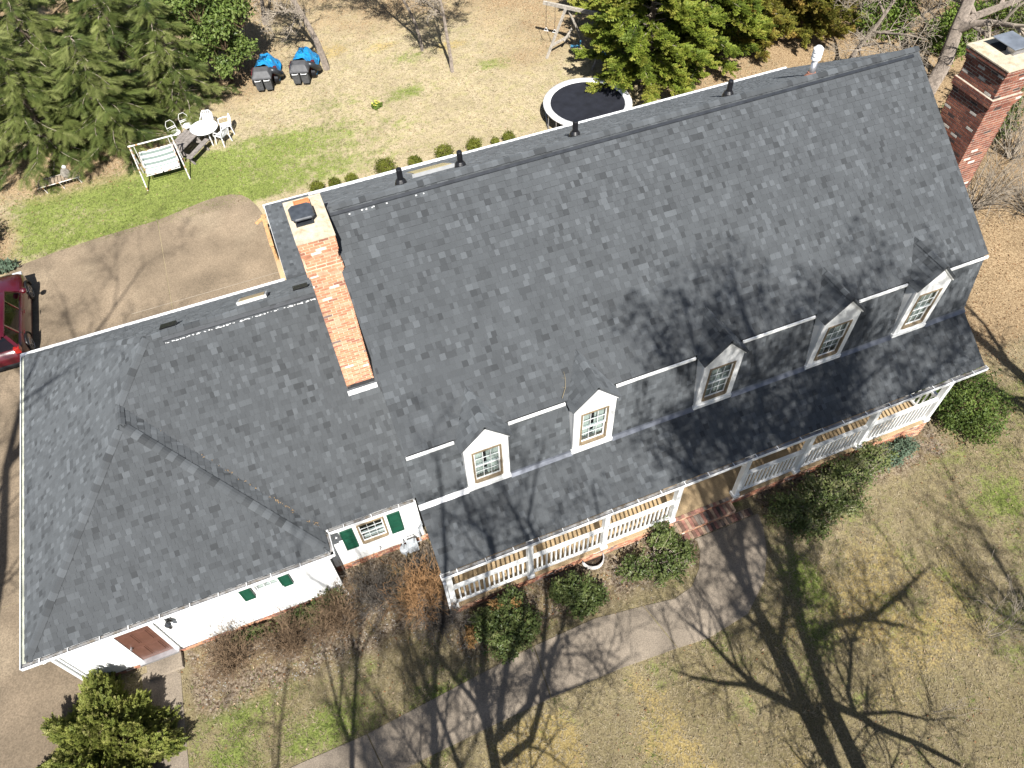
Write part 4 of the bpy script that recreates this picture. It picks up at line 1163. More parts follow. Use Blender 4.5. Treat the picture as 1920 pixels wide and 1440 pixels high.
mw = mower(); mw.location = (.40, 28.05, 0); mw.rotation_euler = (0, 0, -.26); mw.scale = (1.25, 1.1, 1.22)
m2 = copy_tree(mw); m2.location = (2.25, 27.85, 0); m2.rotation_euler = (0, 0, -.33)
m2['label'] = 'grey twin-bag riding mower under a blue tarp, right one beside the leaning tree'
mw['label'] = 'grey twin-bag riding mower under a blue tarp, left one nearer the holly'

# ---- patio furniture by the evergreens
gl = thing('glider_swing', 'two-seat garden swing with green and white striped cushion and bare frame', 'garden swing', (-5.15, 22.3, 0), R(2)); gl.scale = (1.1, 1.1, 1.1)
for s in (-1, 1):
    for yy in (-1, 1):
        mb = MB(); mb.tube([(s * .78, .0 + .05 * yy, 1.62), (s * .82, .62 * yy - .02, .02)], .026, 7); mb.build('frame_leg', rustw, gl)
mb = MB(); mb.tube([(-.84, 0, 1.62), (.84, 0, 1.62)], .028, 8); mb.build('top_bar', rustw, gl)
for s in (-1, 1):
    mb = MB(); mb.tube([(s * .64, .02, 1.6), (s * .64, -.05, .5)], .012, 5); mb.build('hanger', rustw, gl)
mb = MB(); mb.tube([(-.64, .42, 1.02), (-.64, .16, .45), (-.64, -.42, .5), (-.04, -.42, .5), (-.04, .16, .45)], .018, 6); mb.tube([(.64, .42, 1.02), (.64, .16, .45), (.64, -.42, .5), (.04, -.42, .5), (.04, .16, .45)], .018, 6)
mb.tube([(-.64, .42, 1.02), (.64, .42, 1.02)], .018, 6); mb.build('seat_frame', rustw, gl)
strip = [mat('cushion_' + n_, c, .85, var=.08) for n_, c in (('white', (.72, .73, .70)), ('green', (.22, .27, .245)))]
mb = MB(); prof = []
for k in range(25):
    u = k / 24
    if u < .5: y, z = -.36 + .5 * u / .5, .53 - .02 * math.sin(u / .5 * math.pi)
    else: y, z = .14 + .28 * (u - .5) / .5, .53 + .52 * (u - .5) / .5
    prof.append((y, z))
for k in range(24):
    (y0, z0), (y1, z1) = prof[k], prof[k + 1]
    nxp = 8
    for i_ in range(nxp):
        xa = -.62 + 1.24 * i_ / nxp; xb = -.62 + 1.24 * (i_ + 1) / nxp
        sag = lambda x: -.035 * math.cos(x / .62 * 1.5)
        mb.add([(xa, y0, z0 + sag(xa)), (xb, y0, z0 + sag(xb)), (xb, y1, z1 + sag(xb)), (xa, y1, z1 + sag(xa))], [(0, 1, 2, 3)], 1 if k % 4 in (1, 2) else 0)
mb.build('cushion', strip, gl)
pt = thing('picnic_table', 'weathered grey wooden picnic table standing between garden swing and white table', 'picnic table', (-4.05, 23.5, 0), R(50))
pwood = mat('picnic_wood', (.175, .155, .14), .9, var=.35, scale=10, fine=.2)
for k in range(4):
    MB().box(-.75, .75, -.37 + .19 * k, -.20 + .19 * k, .70, .74).build('table_plank', pwood, pt)
for s in (-1, 1):
    MB().box(-.75, .75, s * .66 - .12, s * .66 + .12, .42, .46).build('bench_plank', pwood, pt)
    mb = MB(); mb.beam((s * .55, -.2, .70), (s * .55, -.7, 0), .05, .09); mb.build('leg', pwood, pt)
    mb = MB(); mb.beam((s * .55, .2, .70), (s * .55, .7, 0), .05, .09); mb.build('leg', pwood, pt)
    mb = MB(); mb.beam((s * .50, -.7, .40), (s * .50, .7, .40), .04, .09); mb.build('rail', pwood, pt)
rt = thing('round_table', 'round white plastic table next to the wooden picnic table', 'table', (-3.05, 24.15, 0))
mb = MB(); mb.lathe([(.0, .70), (.60, .70), (.62, .715), (.62, .735), (.60, .742), (.0, .742)], 28); mb.build('table_top', wplast, rt)
for k in range(4):
    a = k * math.pi / 2 + .3; mb = MB(); mb.tube([(.34 * math.cos(a), .34 * math.sin(a), .7), (.42 * math.cos(a), .42 * math.sin(a), 0)], [.035, .025], 8); mb.build('leg', wplast, rt)
def monobloc():
    t = thing('plastic_chair', 'white plastic armchair behind the round white table', 'chair', (0, 0, 0), 0, 'white plastic armchairs round the table')
    mb = MB(); mb.add([(-.22, -.22, .41), (.22, -.22, .41), (.20, .20, .40), (-.20, .20, .40), (-.22, -.22, .44), (.22, -.22, .44), (.20, .20, .43), (-.20, .20, .43)], [(0, 3, 2, 1), (4, 5, 6, 7), (0, 1, 5, 4), (1, 2, 6, 5), (2, 3, 7, 6), (3, 0, 4, 7)]); mb.build('seat', wplast, t, bevel=.01)
    mb = MB()
    for k in range(5):
        x = -.16 + .08 * k; mb.beam((x, .21, .44), (x * 1.15, .30, .80), .05, .02)
    mb.tube([(-.24, .22, .44), (-.24, .28, .70), (-.15, .31, .83), (.15, .31, .83), (.24, .28, .70), (.24, .22, .44)], .028, 7); mb.build('backrest', wplast, t)
    for s in (-1, 1):
        mb = MB(); mb.tube([(s * .24, .27, .64), (s * .28, .0, .65), (s * .27, -.20, .63), (s * .25, -.24, .42)], .025, 7); mb.build('armrest', wplast, t)
        for yy in (-1, 1):
            mb = MB(); mb.tube([(s * .21, .2 * yy, .42), (s * .26, .25 * yy, 0)], [.03, .022], 7); mb.build('leg', wplast, t)
    return t
c0 = monobloc(); c0.location = (-2.85, 25.0, 0); c0.rotation_euler = (0, 0, R(-10))
c1 = copy_tree(c0); c1.location = (-2.15, 24.45, 0); c1.rotation_euler = (0, 0, R(-85)); c1['label'] = 'white plastic armchair to the right of the round table, its back to the lawn'
c2 = copy_tree(c0); c2.location = (-2.42, 23.75, 0); c2.rotation_euler = (0, 0, R(-140)); c2['label'] = 'white plastic armchair in front of the round table, facing the evergreens'
def wirechair(label):
    t = thing('metal_chair', label, 'chair', (0, 0, 0), 0, 'white metal chairs under the evergreens')
    wm = mat('white_metal_tube', (.66, .65, .62), .45, var=.12)
    mb = MB(); mb.tube([(-.2, .2, 0), (-.21, .22, .45), (-.2, .30, .75), (-.1, .34, .9), (.1, .34, .9), (.2, .30, .75), (.21, .22, .45), (.2, .2, 0)], .014, 6); mb.build('back_frame', wm, t)
    mb = MB(); mb.lathe([(.0, .44), (.22, .44), (.235, .455), (.22, .475), (0, .475)], 18, (0, -.02, 0)); mb.build('seat', wplast, t)
    mb = MB()
    for z in (.55, .62): mb.tube([(-.21, .25, z), (.21, .25, z)], .018, 6)
    mb.build('back_slat', wm, t)
    for s in (-1, 1):
        mb = MB(); mb.tube([(s * .17, -.15, .45), (s * .2, -.22, 0)], .014, 6); mb.build('leg', wm, t)
    return t
w0 = wirechair('white metal chair with round hoop back, left of a pair beneath the evergreens'); w0.location = (-4.35, 24.75, 0); w0.rotation_euler = (0, 0, R(22))
w1 = copy_tree(w0); w1.location = (-3.75, 25.1, 0); w1.rotation_euler = (0, 0, R(18)); w1['label'] = 'white metal chair with round hoop back, right of a pair beneath the evergreens'
lo = thing('lounge_chair', 'old tan webbed sun lounger at the foot of the evergreens', 'lounger', (-9.5, 23.55, 0), R(4))
mb = MB()
for k in range(12): mb.box(-.85 + .14 * k, -.85 + .14 * k + .115, -.27, .27, .33, .345)
tag(mb.build('webbing', mat('tan_webbing', (.24, .19, .135), .85, var=.25), lo), kind='stuff')
mb = MB(); mb.tube([(-.9, -.28, .33), (.86, -.28, .33), (.86, .28, .33), (-.9, .28, .33), (-.9, -.28, .33)], .018, 6); mb.build('frame', rustw, lo)
for x in (-.7, .0, .75):
    mb = MB(); mb.tube([(x, -.28, .33), (x + .08, -.30, .02), (x + .08, .30, .02), (x, .28, .33)], .016, 6); mb.build('leg', rustw, lo)
bgm = thing('garden_bag', 'crumpled grey bag with a white top lying on the sun lounger', 'bag', (-9.12, 23.6, .35), .5)
mb = MB(); mb.lathe([(.02, 0), (.17, .02), (.21, .12), (.17, .25), (.09, .33), (.04, .37), (.01, .38)], 14)
r = random.Random(4); mb.v = [(x * (1 + r.uniform(-.15, .15)), y * (1.3 + r.uniform(-.2, .2)), z) for x, y, z in mb.v]; mb.build('sack', mat('bag_grey', (.20, .18, .15), .9, var=.4, scale=14), bgm, smooth=True)
mb = MB(); mb.lathe([(.01, .3), (.08, .34), (.09, .42), (.03, .47), (.005, .48)], 10, (.1, .12, -.05)); mb.build('bag_neck', wplast, bgm, smooth=True)
wx = 4.30
mb = MB(); n = 14
for k in range(n):
    a0 = math.pi + math.pi * k / n; a1 = math.pi + math.pi * (k + 1) / n
    def q_(a_, r_): return (wx + r_ * math.cos(a_), -1.075 + r_ * .95 * math.sin(a_))
    (x0, y0), (x1, y1) = q_(a0, .33), q_(a1, .33); (x2, y2), (x3, y3) = q_(a0, .30), q_(a1, .30)
    mb.add([(x0, y0, -.05), (x1, y1, -.05), (x1, y1, .17), (x0, y0, .17), (x2, y2, -.05), (x3, y3, -.05), (x3, y3, .17), (x2, y2, .17)], [(0, 1, 2, 3), (5, 4, 7, 6), (3, 2, 6, 7)])
ww2 = mb.build('window_well', mat('chalky_white', (.50, .48, .46), .7, var=.15), house)
mb = MB(); mb.add([(wx, -1.08, .012)] + [(wx + .30 * math.cos(math.pi + math.pi * k / n), -1.075 + .285 * math.sin(math.pi + math.pi * k / n), .012) for k in range(n + 1)], [(0, k + 1, k + 2) for k in range(n)])
mb.build('well_floor', mat('well_soil_shade', (.05, .035, .025), .95, var=.4, scale=20), ww2)  # soil disc coloured dark to carry the shade of the sunken well
# ---- the red car, nose to the back of the yard
paint = mat('dark_red_car_paint', (.085, .004, .010), .28, var=.05, spec=.6, coat=.9)
cg = glass_mat('car_glass', (.5, .56, .55), .55)
blk = mat('black_plastic_trim', (.012, .012, .013), .5, var=.2)
car = thing('parked_car', 'dark red hatchback parked on the driveway by the garage corner', 'car', (-11.58, 15.32, 0), 0)
def loft(mb, secs, mi=0, closed=False):
    n = len(secs[0]); vs = [p for s_ in secs for p in s_]
    fs = [(i * n + k, i * n + k + 1, (i + 1) * n + k + 1, (i + 1) * n + k) for i in range(len(secs) - 1) for k in range(n - 1)]
    return mb.add(vs, fs, mi)
# lower body: sections along y, each a half ring from sill over shoulder to sill
def bsec(y, hw, zs, zb, zt, crown):
    pts = []
    for x, z in ((1, zs), (1.03, (zs + zb) / 2), (1.0, zb), (.93, zt - .03), (.80, zt + .01), (.45, zt + crown * .8), (0, zt + crown)):
        pts.append((hw * x, y, z))
    return [(x, y_, z) for x, y_, z in pts] + [(-x, y_, z) for x, y_, z in reversed(pts[:-1])]
mb = MB()
secs = [bsec(-2.32, .68, .42, .55, .62, .01), bsec(-2.27, .80, .30, .62, .86, .02), bsec(-2.05, .88, .25, .68, .96, .02), bsec(-1.4, .905, .24, .70, 1.00, .02), bsec(-.4, .91, .24, .70, .99, .02), bsec(.5, .91, .24, .70, .97, .03),
        bsec(.95, .905, .24, .70, .96, .05), bsec(1.5, .89, .25, .68, .90, .06), bsec(1.95, .84, .28, .62, .80, .05), bsec(2.2, .74, .34, .56, .68, .03), bsec(2.30, .58, .42, .52, .58, .01)]
loft(mb, secs); mb.add(secs[0], [tuple(range(13))[::-1]]); mb.add(secs[-1], [tuple(range(13))])
mb.build('body', paint, car, smooth=True)
# cabin: roof skin, pillars, glass
def csec(y, hb, ht, zb, zt): return [(hb, y, zb), (ht, y, zt), (ht * .6, y, zt + .03), (0, y, zt + .045), (-ht * .6, y, zt + .03), (-ht, y, zt), (-hb, y, zb)]
mb = MB(); loft(mb, [[(s * x, y, z) for (x, z) in ((1, 0), (.55, .035), (0, .05), (-.55, .035), (-1, 0))] if False else [(.56 * k / 2 * sc_, y, z + .04 * (1 - (k / 2) ** 2)) for k in (-2, -1, 0, 1, 2)] for y, z, sc_ in ((-1.95, 1.42, .98), (-1.5, 1.53, 1.06), (-.6, 1.57, 1.1), (.0, 1.545, 1.08), (.25, 1.50, 1.05))])
mb.build('roof_panel', paint, car, smooth=True)
mb = MB()
for s in (-1, 1):
    for a, b, w in (((.70, .98), (.27, 1.5), .07), ((-.25, 0.99), (-.28, 1.55), .06), ((-1.45, 1.0), (-1.5, 1.53), .09), ((-2.2, 1.0), (-1.95, 1.42), .10)):
        mb.beam((s * .83, a[0], a[1]), (s * .60, b[0], b[1]), w, .05)
    mb.tube([(s * .60, .27, 1.5), (s * .625, -.28, 1.56), (s * .61, -1.5, 1.53), (s * .56, -1.95, 1.42)], .035, 6)
mb.build('pillars', paint, car)
mb = MB(); mb.add([(-.80, .72, .99), (.80, .72, .99), (.58, .27, 1.49), (-.58, .27, 1.49), (0, .80, 1.01), (0, .30, 1.545)], [(0, 4, 5, 3), (4, 1, 2, 5)]); mb.build('windscreen', cg, car)
mb = MB(); mb.add([(-.80, -2.2, 1.0), (.80, -2.2, 1.0), (.55, -1.97, 1.41), (-.55, -1.97, 1.41)], [(0, 3, 2, 1)]); mb.build('rear_window', cg, car)
for s in (-1, 1):
    for a, b, a2, b2 in ((.62, -.22, .22, -.25), (-.28, -1.42, -.31, -1.47), (-1.5, -2.1, -1.54, -1.9)):
        mb = MB(); za = lambda y: 1.53 if y > -1.6 else 1.44
        mb.add([(s * .84, a, 1.0), (s * .84, b, 1.01), (s * .612, b2, za(b2)), (s * .612, a2, za(a2))], [(0, 1, 2, 3)]); mb.build('side_window', cg, car)
seatm = mat('pale_seat_fabric', (.34, .33, .30), .9, var=.15)
for s in (-1, 1):
    for y in (-.15, -1.1):
        mb = MB(); mb.box(s * .38 - .24, s * .38 + .24, y, y + .5, .5, .68); mb.box(s * .38 - .23, s * .38 + .23, y - .16, y, .6, 1.12); mb.box(s * .38 - .12, s * .38 + .12, y - .16, y - .06, 1.15, 1.3)
        mb.build('seat', seatm, car, bevel=.04)
mb = MB(); mb.box(-.75, .75, .42, .72, .70, .95); mb.build('dashboard', blk, car, bevel=.04)
mb = MB(); mb.tube([(-.38 + .18 * math.cos(k * math.pi / 9), .33 + .05 * math.sin(k * math.pi / 9), .90 + .17 * math.sin(k * math.pi / 9)) for k in range(19)], .016, 6); mb.build('steering_wheel', blk, car)
MB().box(-.84, .84, -2.1, .7, .3, .45).build('cabin_floor', blk, car)
for s in (-1, 1):
    for y in (-1.40, 1.38):
        mb = MB(); x0, x1 = s * .70, s * .92
        mb.tube([(x0, y, .335), (x0 + s * .02, y, .335), (x1 - s * .02, y, .335), (x1, y, .335)], [.30, .335, .335, .30], 24); w_ = mb.build('wheel', blackm, car)
        mb = MB()
        for k in range(5):
            a = k * 2 * math.pi / 5; mb.beam((x1 + s * .004, y, .335), (x1 + s * .004, y + .21 * math.cos(a), .335 + .21 * math.sin(a)), .035, .012, up=(1, 0, 0))
        mb.tube([(x1 + s * .004, y + .215 * math.cos(k * math.pi / 10), .335 + .215 * math.sin(k * math.pi / 10)) for k in range(21)], .012, 5); mb.build('rim', galv, w_)
        mb = MB(); mb.tube([(s * .92, y + .40 * math.cos(k * math.pi / 10), .335 + .40 * math.sin(k * math.pi / 10)) for k in range(11)], .045, 6); mb.build('wheel_arch', blk, car)
    mb = MB(); mb.lathe([(.02, -.09), (.1, -.06), (.11, .03), (.05, .08)], 10, (s * 1.02, .62, 1.06)); mb.beam((s * .86, .66, 1.02), (s * 1.0, .63, 1.05), .05, .04); mb.build('mirror', paint, car)
    mb = MB(); mb.box(s * .62 - .17, s * .62 + .17, 2.0, 2.16, .66, .76); mb.build('headlight', mat('lamp_clear', (.6, .62, .65), .15, var=.1), car, bevel=.03)
    mb = MB(); mb.box(s * .76 - .1, s * .76 + .1, -2.29, -2.05, .80, 1.05); mb.build('tail_light', mat('lamp_red', (.38, .02, .015), .15, var=.1, coat=.8), car, bevel=.03)
    for y in (-.15, -1.2):
        mb = MB(); mb.beam((s * .935, y, .82), (s * .935, y - .16, .82), .03, .03); mb.build('door_handle', paint, car)
MB().box(-.84, .84, -2.36, -2.18, .30, .46).build('rear_bumper', blk, car, bevel=.04)
MB().box(-.5, .5, -2.05, -1.9, 1.40, 1.45).build('rear_spoiler', paint, car, bevel=.02)

# ================================================================== PLANTS
def nrm(a): return a / np.maximum(np.linalg.norm(a, axis=-1, keepdims=True), 1e-9)

def tubes_np(segs, k):
    """segs (n,8): p0 p1 r0 r1 -> vertices, quads"""
    s = np.asarray(segs, float); n = len(s)
    p0, p1, r0, r1 = s[:, :3], s[:, 3:6], s[:, 6], s[:, 7]
    d = nrm(p1 - p0)
    ref = np.where(np.abs(d[:, 2:3]) < .9, np.array([[0, 0, 1.]]), np.array([[1., 0, 0]]))
    x = nrm(np.cross(d, ref)); y = np.cross(d, x)
    a = 2 * np.pi * np.arange(k) / k
    ring = x[:, None] * np.cos(a)[None, :, None] + y[:, None] * np.sin(a)[None, :, None]
    V = np.concatenate([p0[:, None] + ring * r0[:, None, None], p1[:, None] + ring * r1[:, None, None]], 1).reshape(-1, 3)
    b = (np.arange(n) * 2 * k)[:, None]; i = np.arange(k)[None]
    F = np.stack([b + i, b + (i + 1) % k, b + k + (i + 1) % k, b + k + i], -1).reshape(-1, 4)
    return V, F

def seg_mesh(name, segs, m_):
    segs = np.asarray(segs); big = np.maximum(segs[:, 6], segs[:, 7]) > .035
    V = np.zeros((0, 3)); Fs = []
    for sel, k in ((big, 8), (~big, 4)):
        if sel.any():
            v, f = tubes_np(segs[sel], k); Fs.append(f + len(V)); V = np.concatenate([V, v])
    return mesh_np(name, V, Fs, m_, smooth=True)

def place(tv, tf, pos, dx, up, size):
    """instance a template by numpy; tv (m,3) tf list of (j,k)"""
    X = nrm(dx); Y = nrm(np.cross(up, X)); Z = np.cross(X, Y)
    V = pos[:, None] + size[:, None, None] * (tv[None, :, 0:1] * X[:, None] + tv[None, :, 1:2] * Y[:, None] + tv[None, :, 2:3] * Z[:, None])
    off = (np.arange(len(pos)) * len(tv))[:, None, None]
    return V.reshape(-1, 3), [(f[None] + off).reshape(-1, f.shape[1]) for f in tf]

def grow(p, d, length, r0, level, r, out, maxlev, up=.12, split=5, wig=.18, ratio=.62, spread=.75, tipr=.006, ends=None, bole=.15):
    """recursive limb: wiggly segments with side branches"""
    n = max(3, int(split * (1.2 if level == 0 else 1)))
    p = np.array(p, float); d = np.array(d, float); seg = length / n
    rad = r0
    for k in range(n):
        d = d + np.array([r.gauss(0, wig), r.gauss(0, wig), r.gauss(0, wig * .6) + up * .5]); d /= np.linalg.norm(d)
        q = p + d * seg; rn = max(tipr, r0 * (1 - .75 * (k + 1) / n))
        out.append([*p, *q, rad, rn]); p = q; rad = rn
        if level < maxlev and (k >= n * bole or level > 0):
            for _ in range(1 if r.random() < .6 else 2):
                a = r.uniform(0, 2 * math.pi)
                ref = np.cross(d, [0, 0, 1.0]) if abs(d[2]) < .95 else np.array([1., 0, 0])
                ref /= np.linalg.norm(ref); oth = np.cross(d, ref)
                side = ref * math.cos(a) + oth * math.sin(a)
                nd_ = d * (1 - spread * .5) + side * spread * r.uniform(.7, 1.2)
                nd_ /= np.linalg.norm(nd_)
                grow(p, nd_, length * ratio * r.uniform(.6, 1.05) * (1 - .35 * k / n), max(tipr, rn * .72), level + 1, r, out, maxlev, up, split - 1 if split > 3 else 3, wig, ratio, spread, tipr, ends, bole)
    if ends is not None: ends.append(tuple(p))

def prune(segs):
    """a real crown here hangs clear of the camera: drop limbs that would reach into the picture"""
    s = np.asarray(segs)
    return s[~(in_view(s[:, :3], 60) | in_view(s[:, 3:6], 60))]

def tree_thing(name, label, cat, base, trunk_segs, twig_segs, tm, wm, group=None):
    t = thing(name, label, cat, base, 0, group)
    b = np.array([*base, *base, 0, 0])
    link('trunk', seg_mesh('trunk', np.asarray(trunk_segs) - b, tm), t)
    if len(twig_segs): link('crown', seg_mesh('crown', np.asarray(twig_segs) - b, wm), t)
    return t

def bare_tree(label, base, h, r0, seed, lean=(0, 0), maxlev=4, spread=.75, ratio=.62, up=.12, off=False, tm=None, wm=None, split=5, name='bare_tree', group=None, wig=.13, bole=.3):
    r = random.Random(seed); out = []
    grow((base[0], base[1], base[2] - .05), (lean[0], lean[1], 1), h, r0, 0, r, out, maxlev, up, split, wig, ratio, spread, bole=bole)
    s = np.array(out)
    if off: s = prune(s)
    thick = np.maximum(s[:, 6], s[:, 7]) > r0 * .28
    return tree_thing(name, label, 'tree', base, s[thick], s[~thick], tm or bark_g, wm or twigm, group)

# ---- the bare trees of the front yard (beside and behind the viewer): their limbs throw the long shadows
LIMBS_A = [
  ([(7.3, -11.5, 0), (7.24, -11.49, 3.55), (7.17, -11.47, 5.01), (7.21, -11.48, 6.22), (7.24, -11.49, 7.16), (7.36, -11.51, 8.39), (7.32, -11.5, 9.38), (7.21, -11.48, 10.0), (7.18, -11.47, 10.88), (7.1, -11.46, 11.68), (7.17, -11.47, 12.96), (5.63, -11.15, 15.85), (5.47, -11.11, 17.36), (4.87, -10.98, 19.58), (4.77, -10.96, 21.52)], 0.195, 0.036),
  ([(7.0, -11.45, .3), (6.7, -11.37, 2.85), (6.64, -11.36, 3.68), (6.51, -11.33, 4.67), (6.35, -11.3, 5.62), (6.31, -11.29, 6.53), (6.23, -11.27, 7.55), (6.31, -11.29, 8.61), (6.44, -11.32, 9.72), (6.82, -11.4, 11.37), (6.87, -11.41, 12.81), (5.19, -11.05, 15.77), (4.89, -10.99, 17.09)], 0.135, 0.04),
  ([(7.24, -11.49, 7.16), (7.3, -11.5, 7.65), (7.67, -11.58, 9.11), (7.9, -11.63, 10.04), (8.1, -11.67, 11.1), (8.34, -11.72, 12.7), (6.9, -11.42, 15.93), (6.8, -11.39, 17.86), (6.3, -11.29, 20.03), (6.1, -11.25, 21.83)], 0.16, 0.040),
  ([(6.88, -11.41, 4.81), (6.52, -11.33, 5.09), (6.02, -11.23, 5.57), (5.48, -11.11, 6.12), (5.07, -11.03, 6.83), (4.75, -10.96, 7.56), (4.18, -10.84, 8.42)], 0.12, 0.030),
  ([(6.02, -11.23, 5.57), (5.32, -11.08, 6.1), (4.69, -10.95, 6.29), (4.04, -10.81, 6.59), (3.5, -10.69, 6.93)], 0.08, 0.020),
  ([(7.25, -11.49, 6.68), (7.55, -11.55, 7.09), (8.07, -11.66, 7.29), (8.85, -11.83, 7.31), (9.31, -11.93, 7.35), (10.18, -12.11, 7.79), (10.64, -12.21, 8.02), (11.62, -12.42, 8.46)], 0.13, 0.030),
  ([(7.23, -11.49, 5.17), (7.7, -11.58, 4.79), (8.13, -11.68, 4.34), (8.89, -11.84, 3.77), (9.59, -11.99, 3.12)], 0.10, 0.040),
  ([(7.7, -11.58, 4.79), (7.73, -11.59, 5.38), (8.06, -11.66, 6.04), (8.35, -11.72, 6.69), (8.3, -11.71, 7.31), (8.12, -11.67, 7.85), (7.67, -11.58, 8.0)], 0.07, 0.020),
  ([(8.35, -11.72, 6.69), (8.71, -11.8, 7.09), (9.23, -11.91, 7.55), (9.61, -11.99, 7.91)], 0.05, 0.020),
  ([(8.85, -11.83, 7.31), (9.33, -11.93, 7.13), (9.95, -12.06, 6.84), (10.39, -12.16, 6.5)], 0.06, 0.020),
  ([(7.9, -11.63, 10.04), (8.98, -11.86, 12.14), (8.12, -11.67, 15.4), (8.78, -11.81, 17.35), (8.7, -11.8, 19.5), (8.43, -11.74, 21.15)], 0.09, 0.030),
  ([(8.12, -11.67, 15.4), (9.46, -11.96, 17.18), (10.13, -12.1, 19.18), (10.07, -12.09, 21.22)], 0.06, 0.020),
  ([(8.34, -11.72, 12.7), (10.0, -12.0, 14.6), (11.8, -12.4, 16.4), (13.4, -12.7, 17.6)], 0.08, 0.025),
  ([(8.12, -11.67, 15.4), (10.3, -12.1, 17.0), (12.2, -12.5, 18.6)], 0.07, 0.020),
  ([(7.7, -11.58, 4.79), (8.68, -11.79, 4.66), (9.35, -11.94, 4.31), (10.01, -12.08, 4.24)], 0.05, 0.020)]
LIMBS_B = [
  ([(-1.1, -9.3, 0), (-1.12, -9.3, 4.87), (-1.18, -9.28, 6.03), (-1.18, -9.28, 6.64), (-1.04, -9.31, 7.89), (-0.83, -9.36, 9.42), (-0.41, -9.45, 12.62), (-0.44, -9.44, 13.31), (-0.82, -9.36, 14.01), (-0.93, -9.34, 15.56)], 0.15, 0.030),
  ([(-1.13, -9.29, 5.91), (-1.38, -9.24, 6.55), (-2.0, -9.11, 7.7), (-2.42, -9.02, 8.74)], 0.08, 0.030),
  ([(-1.27, -9.26, 6.17), (-1.32, -9.25, 7.05), (-1.51, -9.21, 8.32), (-1.62, -9.19, 9.58)], 0.08, 0.030),
  ([(-0.89, -9.34, 5.69), (-0.82, -9.36, 6.2), (-0.58, -9.41, 7.02), (-0.34, -9.46, 7.87), (0.2, -9.58, 9.37), (0.64, -9.67, 10.72), (0.47, -9.63, 12.97), (0.3, -9.6, 13.67), (0.1, -9.55, 14.7), (0.0, -9.53, 16.32)], 0.10, 0.025),
  ([(-0.97, -9.33, 5.52), (-0.07, -9.52, 6.23), (0.47, -9.63, 7.39), (0.85, -9.71, 8.86), (1.05, -9.76, 10.45), (0.54, -9.65, 13.6), (0.74, -9.69, 14.4), (1.02, -9.75, 15.71)], 0.10, 0.025),
  ([(-0.94, -9.33, 4.89), (-0.17, -9.5, 5.31), (0.29, -9.6, 6.34), (0.69, -9.68, 7.34), (1.25, -9.8, 8.44), (1.76, -9.91, 9.75), (2.27, -10.02, 11.13), (2.24, -10.01, 14.56)], 0.09, 0.025),
  ([(0.29, -9.6, 6.34), (0.99, -9.74, 6.44), (1.95, -9.95, 6.62), (2.7, -10.11, 7.03)], 0.05, 0.020)]
LIMBS_C = [
  ([(-2.6, -9.5, 0), (-2.64, -9.49, 5.67), (-2.57, -9.51, 7.1), (-2.38, -9.55, 8.38), (-2.04, -9.62, 9.87), (-1.62, -9.71, 13.38), (-1.5, -9.73, 15.21), (-1.42, -9.75, 17.17)], 0.12, 0.030),
  ([(-2.62, -9.5, 4.6), (-2.08, -9.61, 5.52), (-2.37, -9.55, 6.82), (-2.66, -9.49, 7.91), (-2.96, -9.42, 9.23), (-2.97, -9.42, 10.93)], 0.07, 0.030),
  ([(-2.57, -9.51, 7.1), (-3.05, -9.4, 8.14), (-3.31, -9.35, 9.3)], 0.05, 0.020)]
LD = np.array(LDIR)
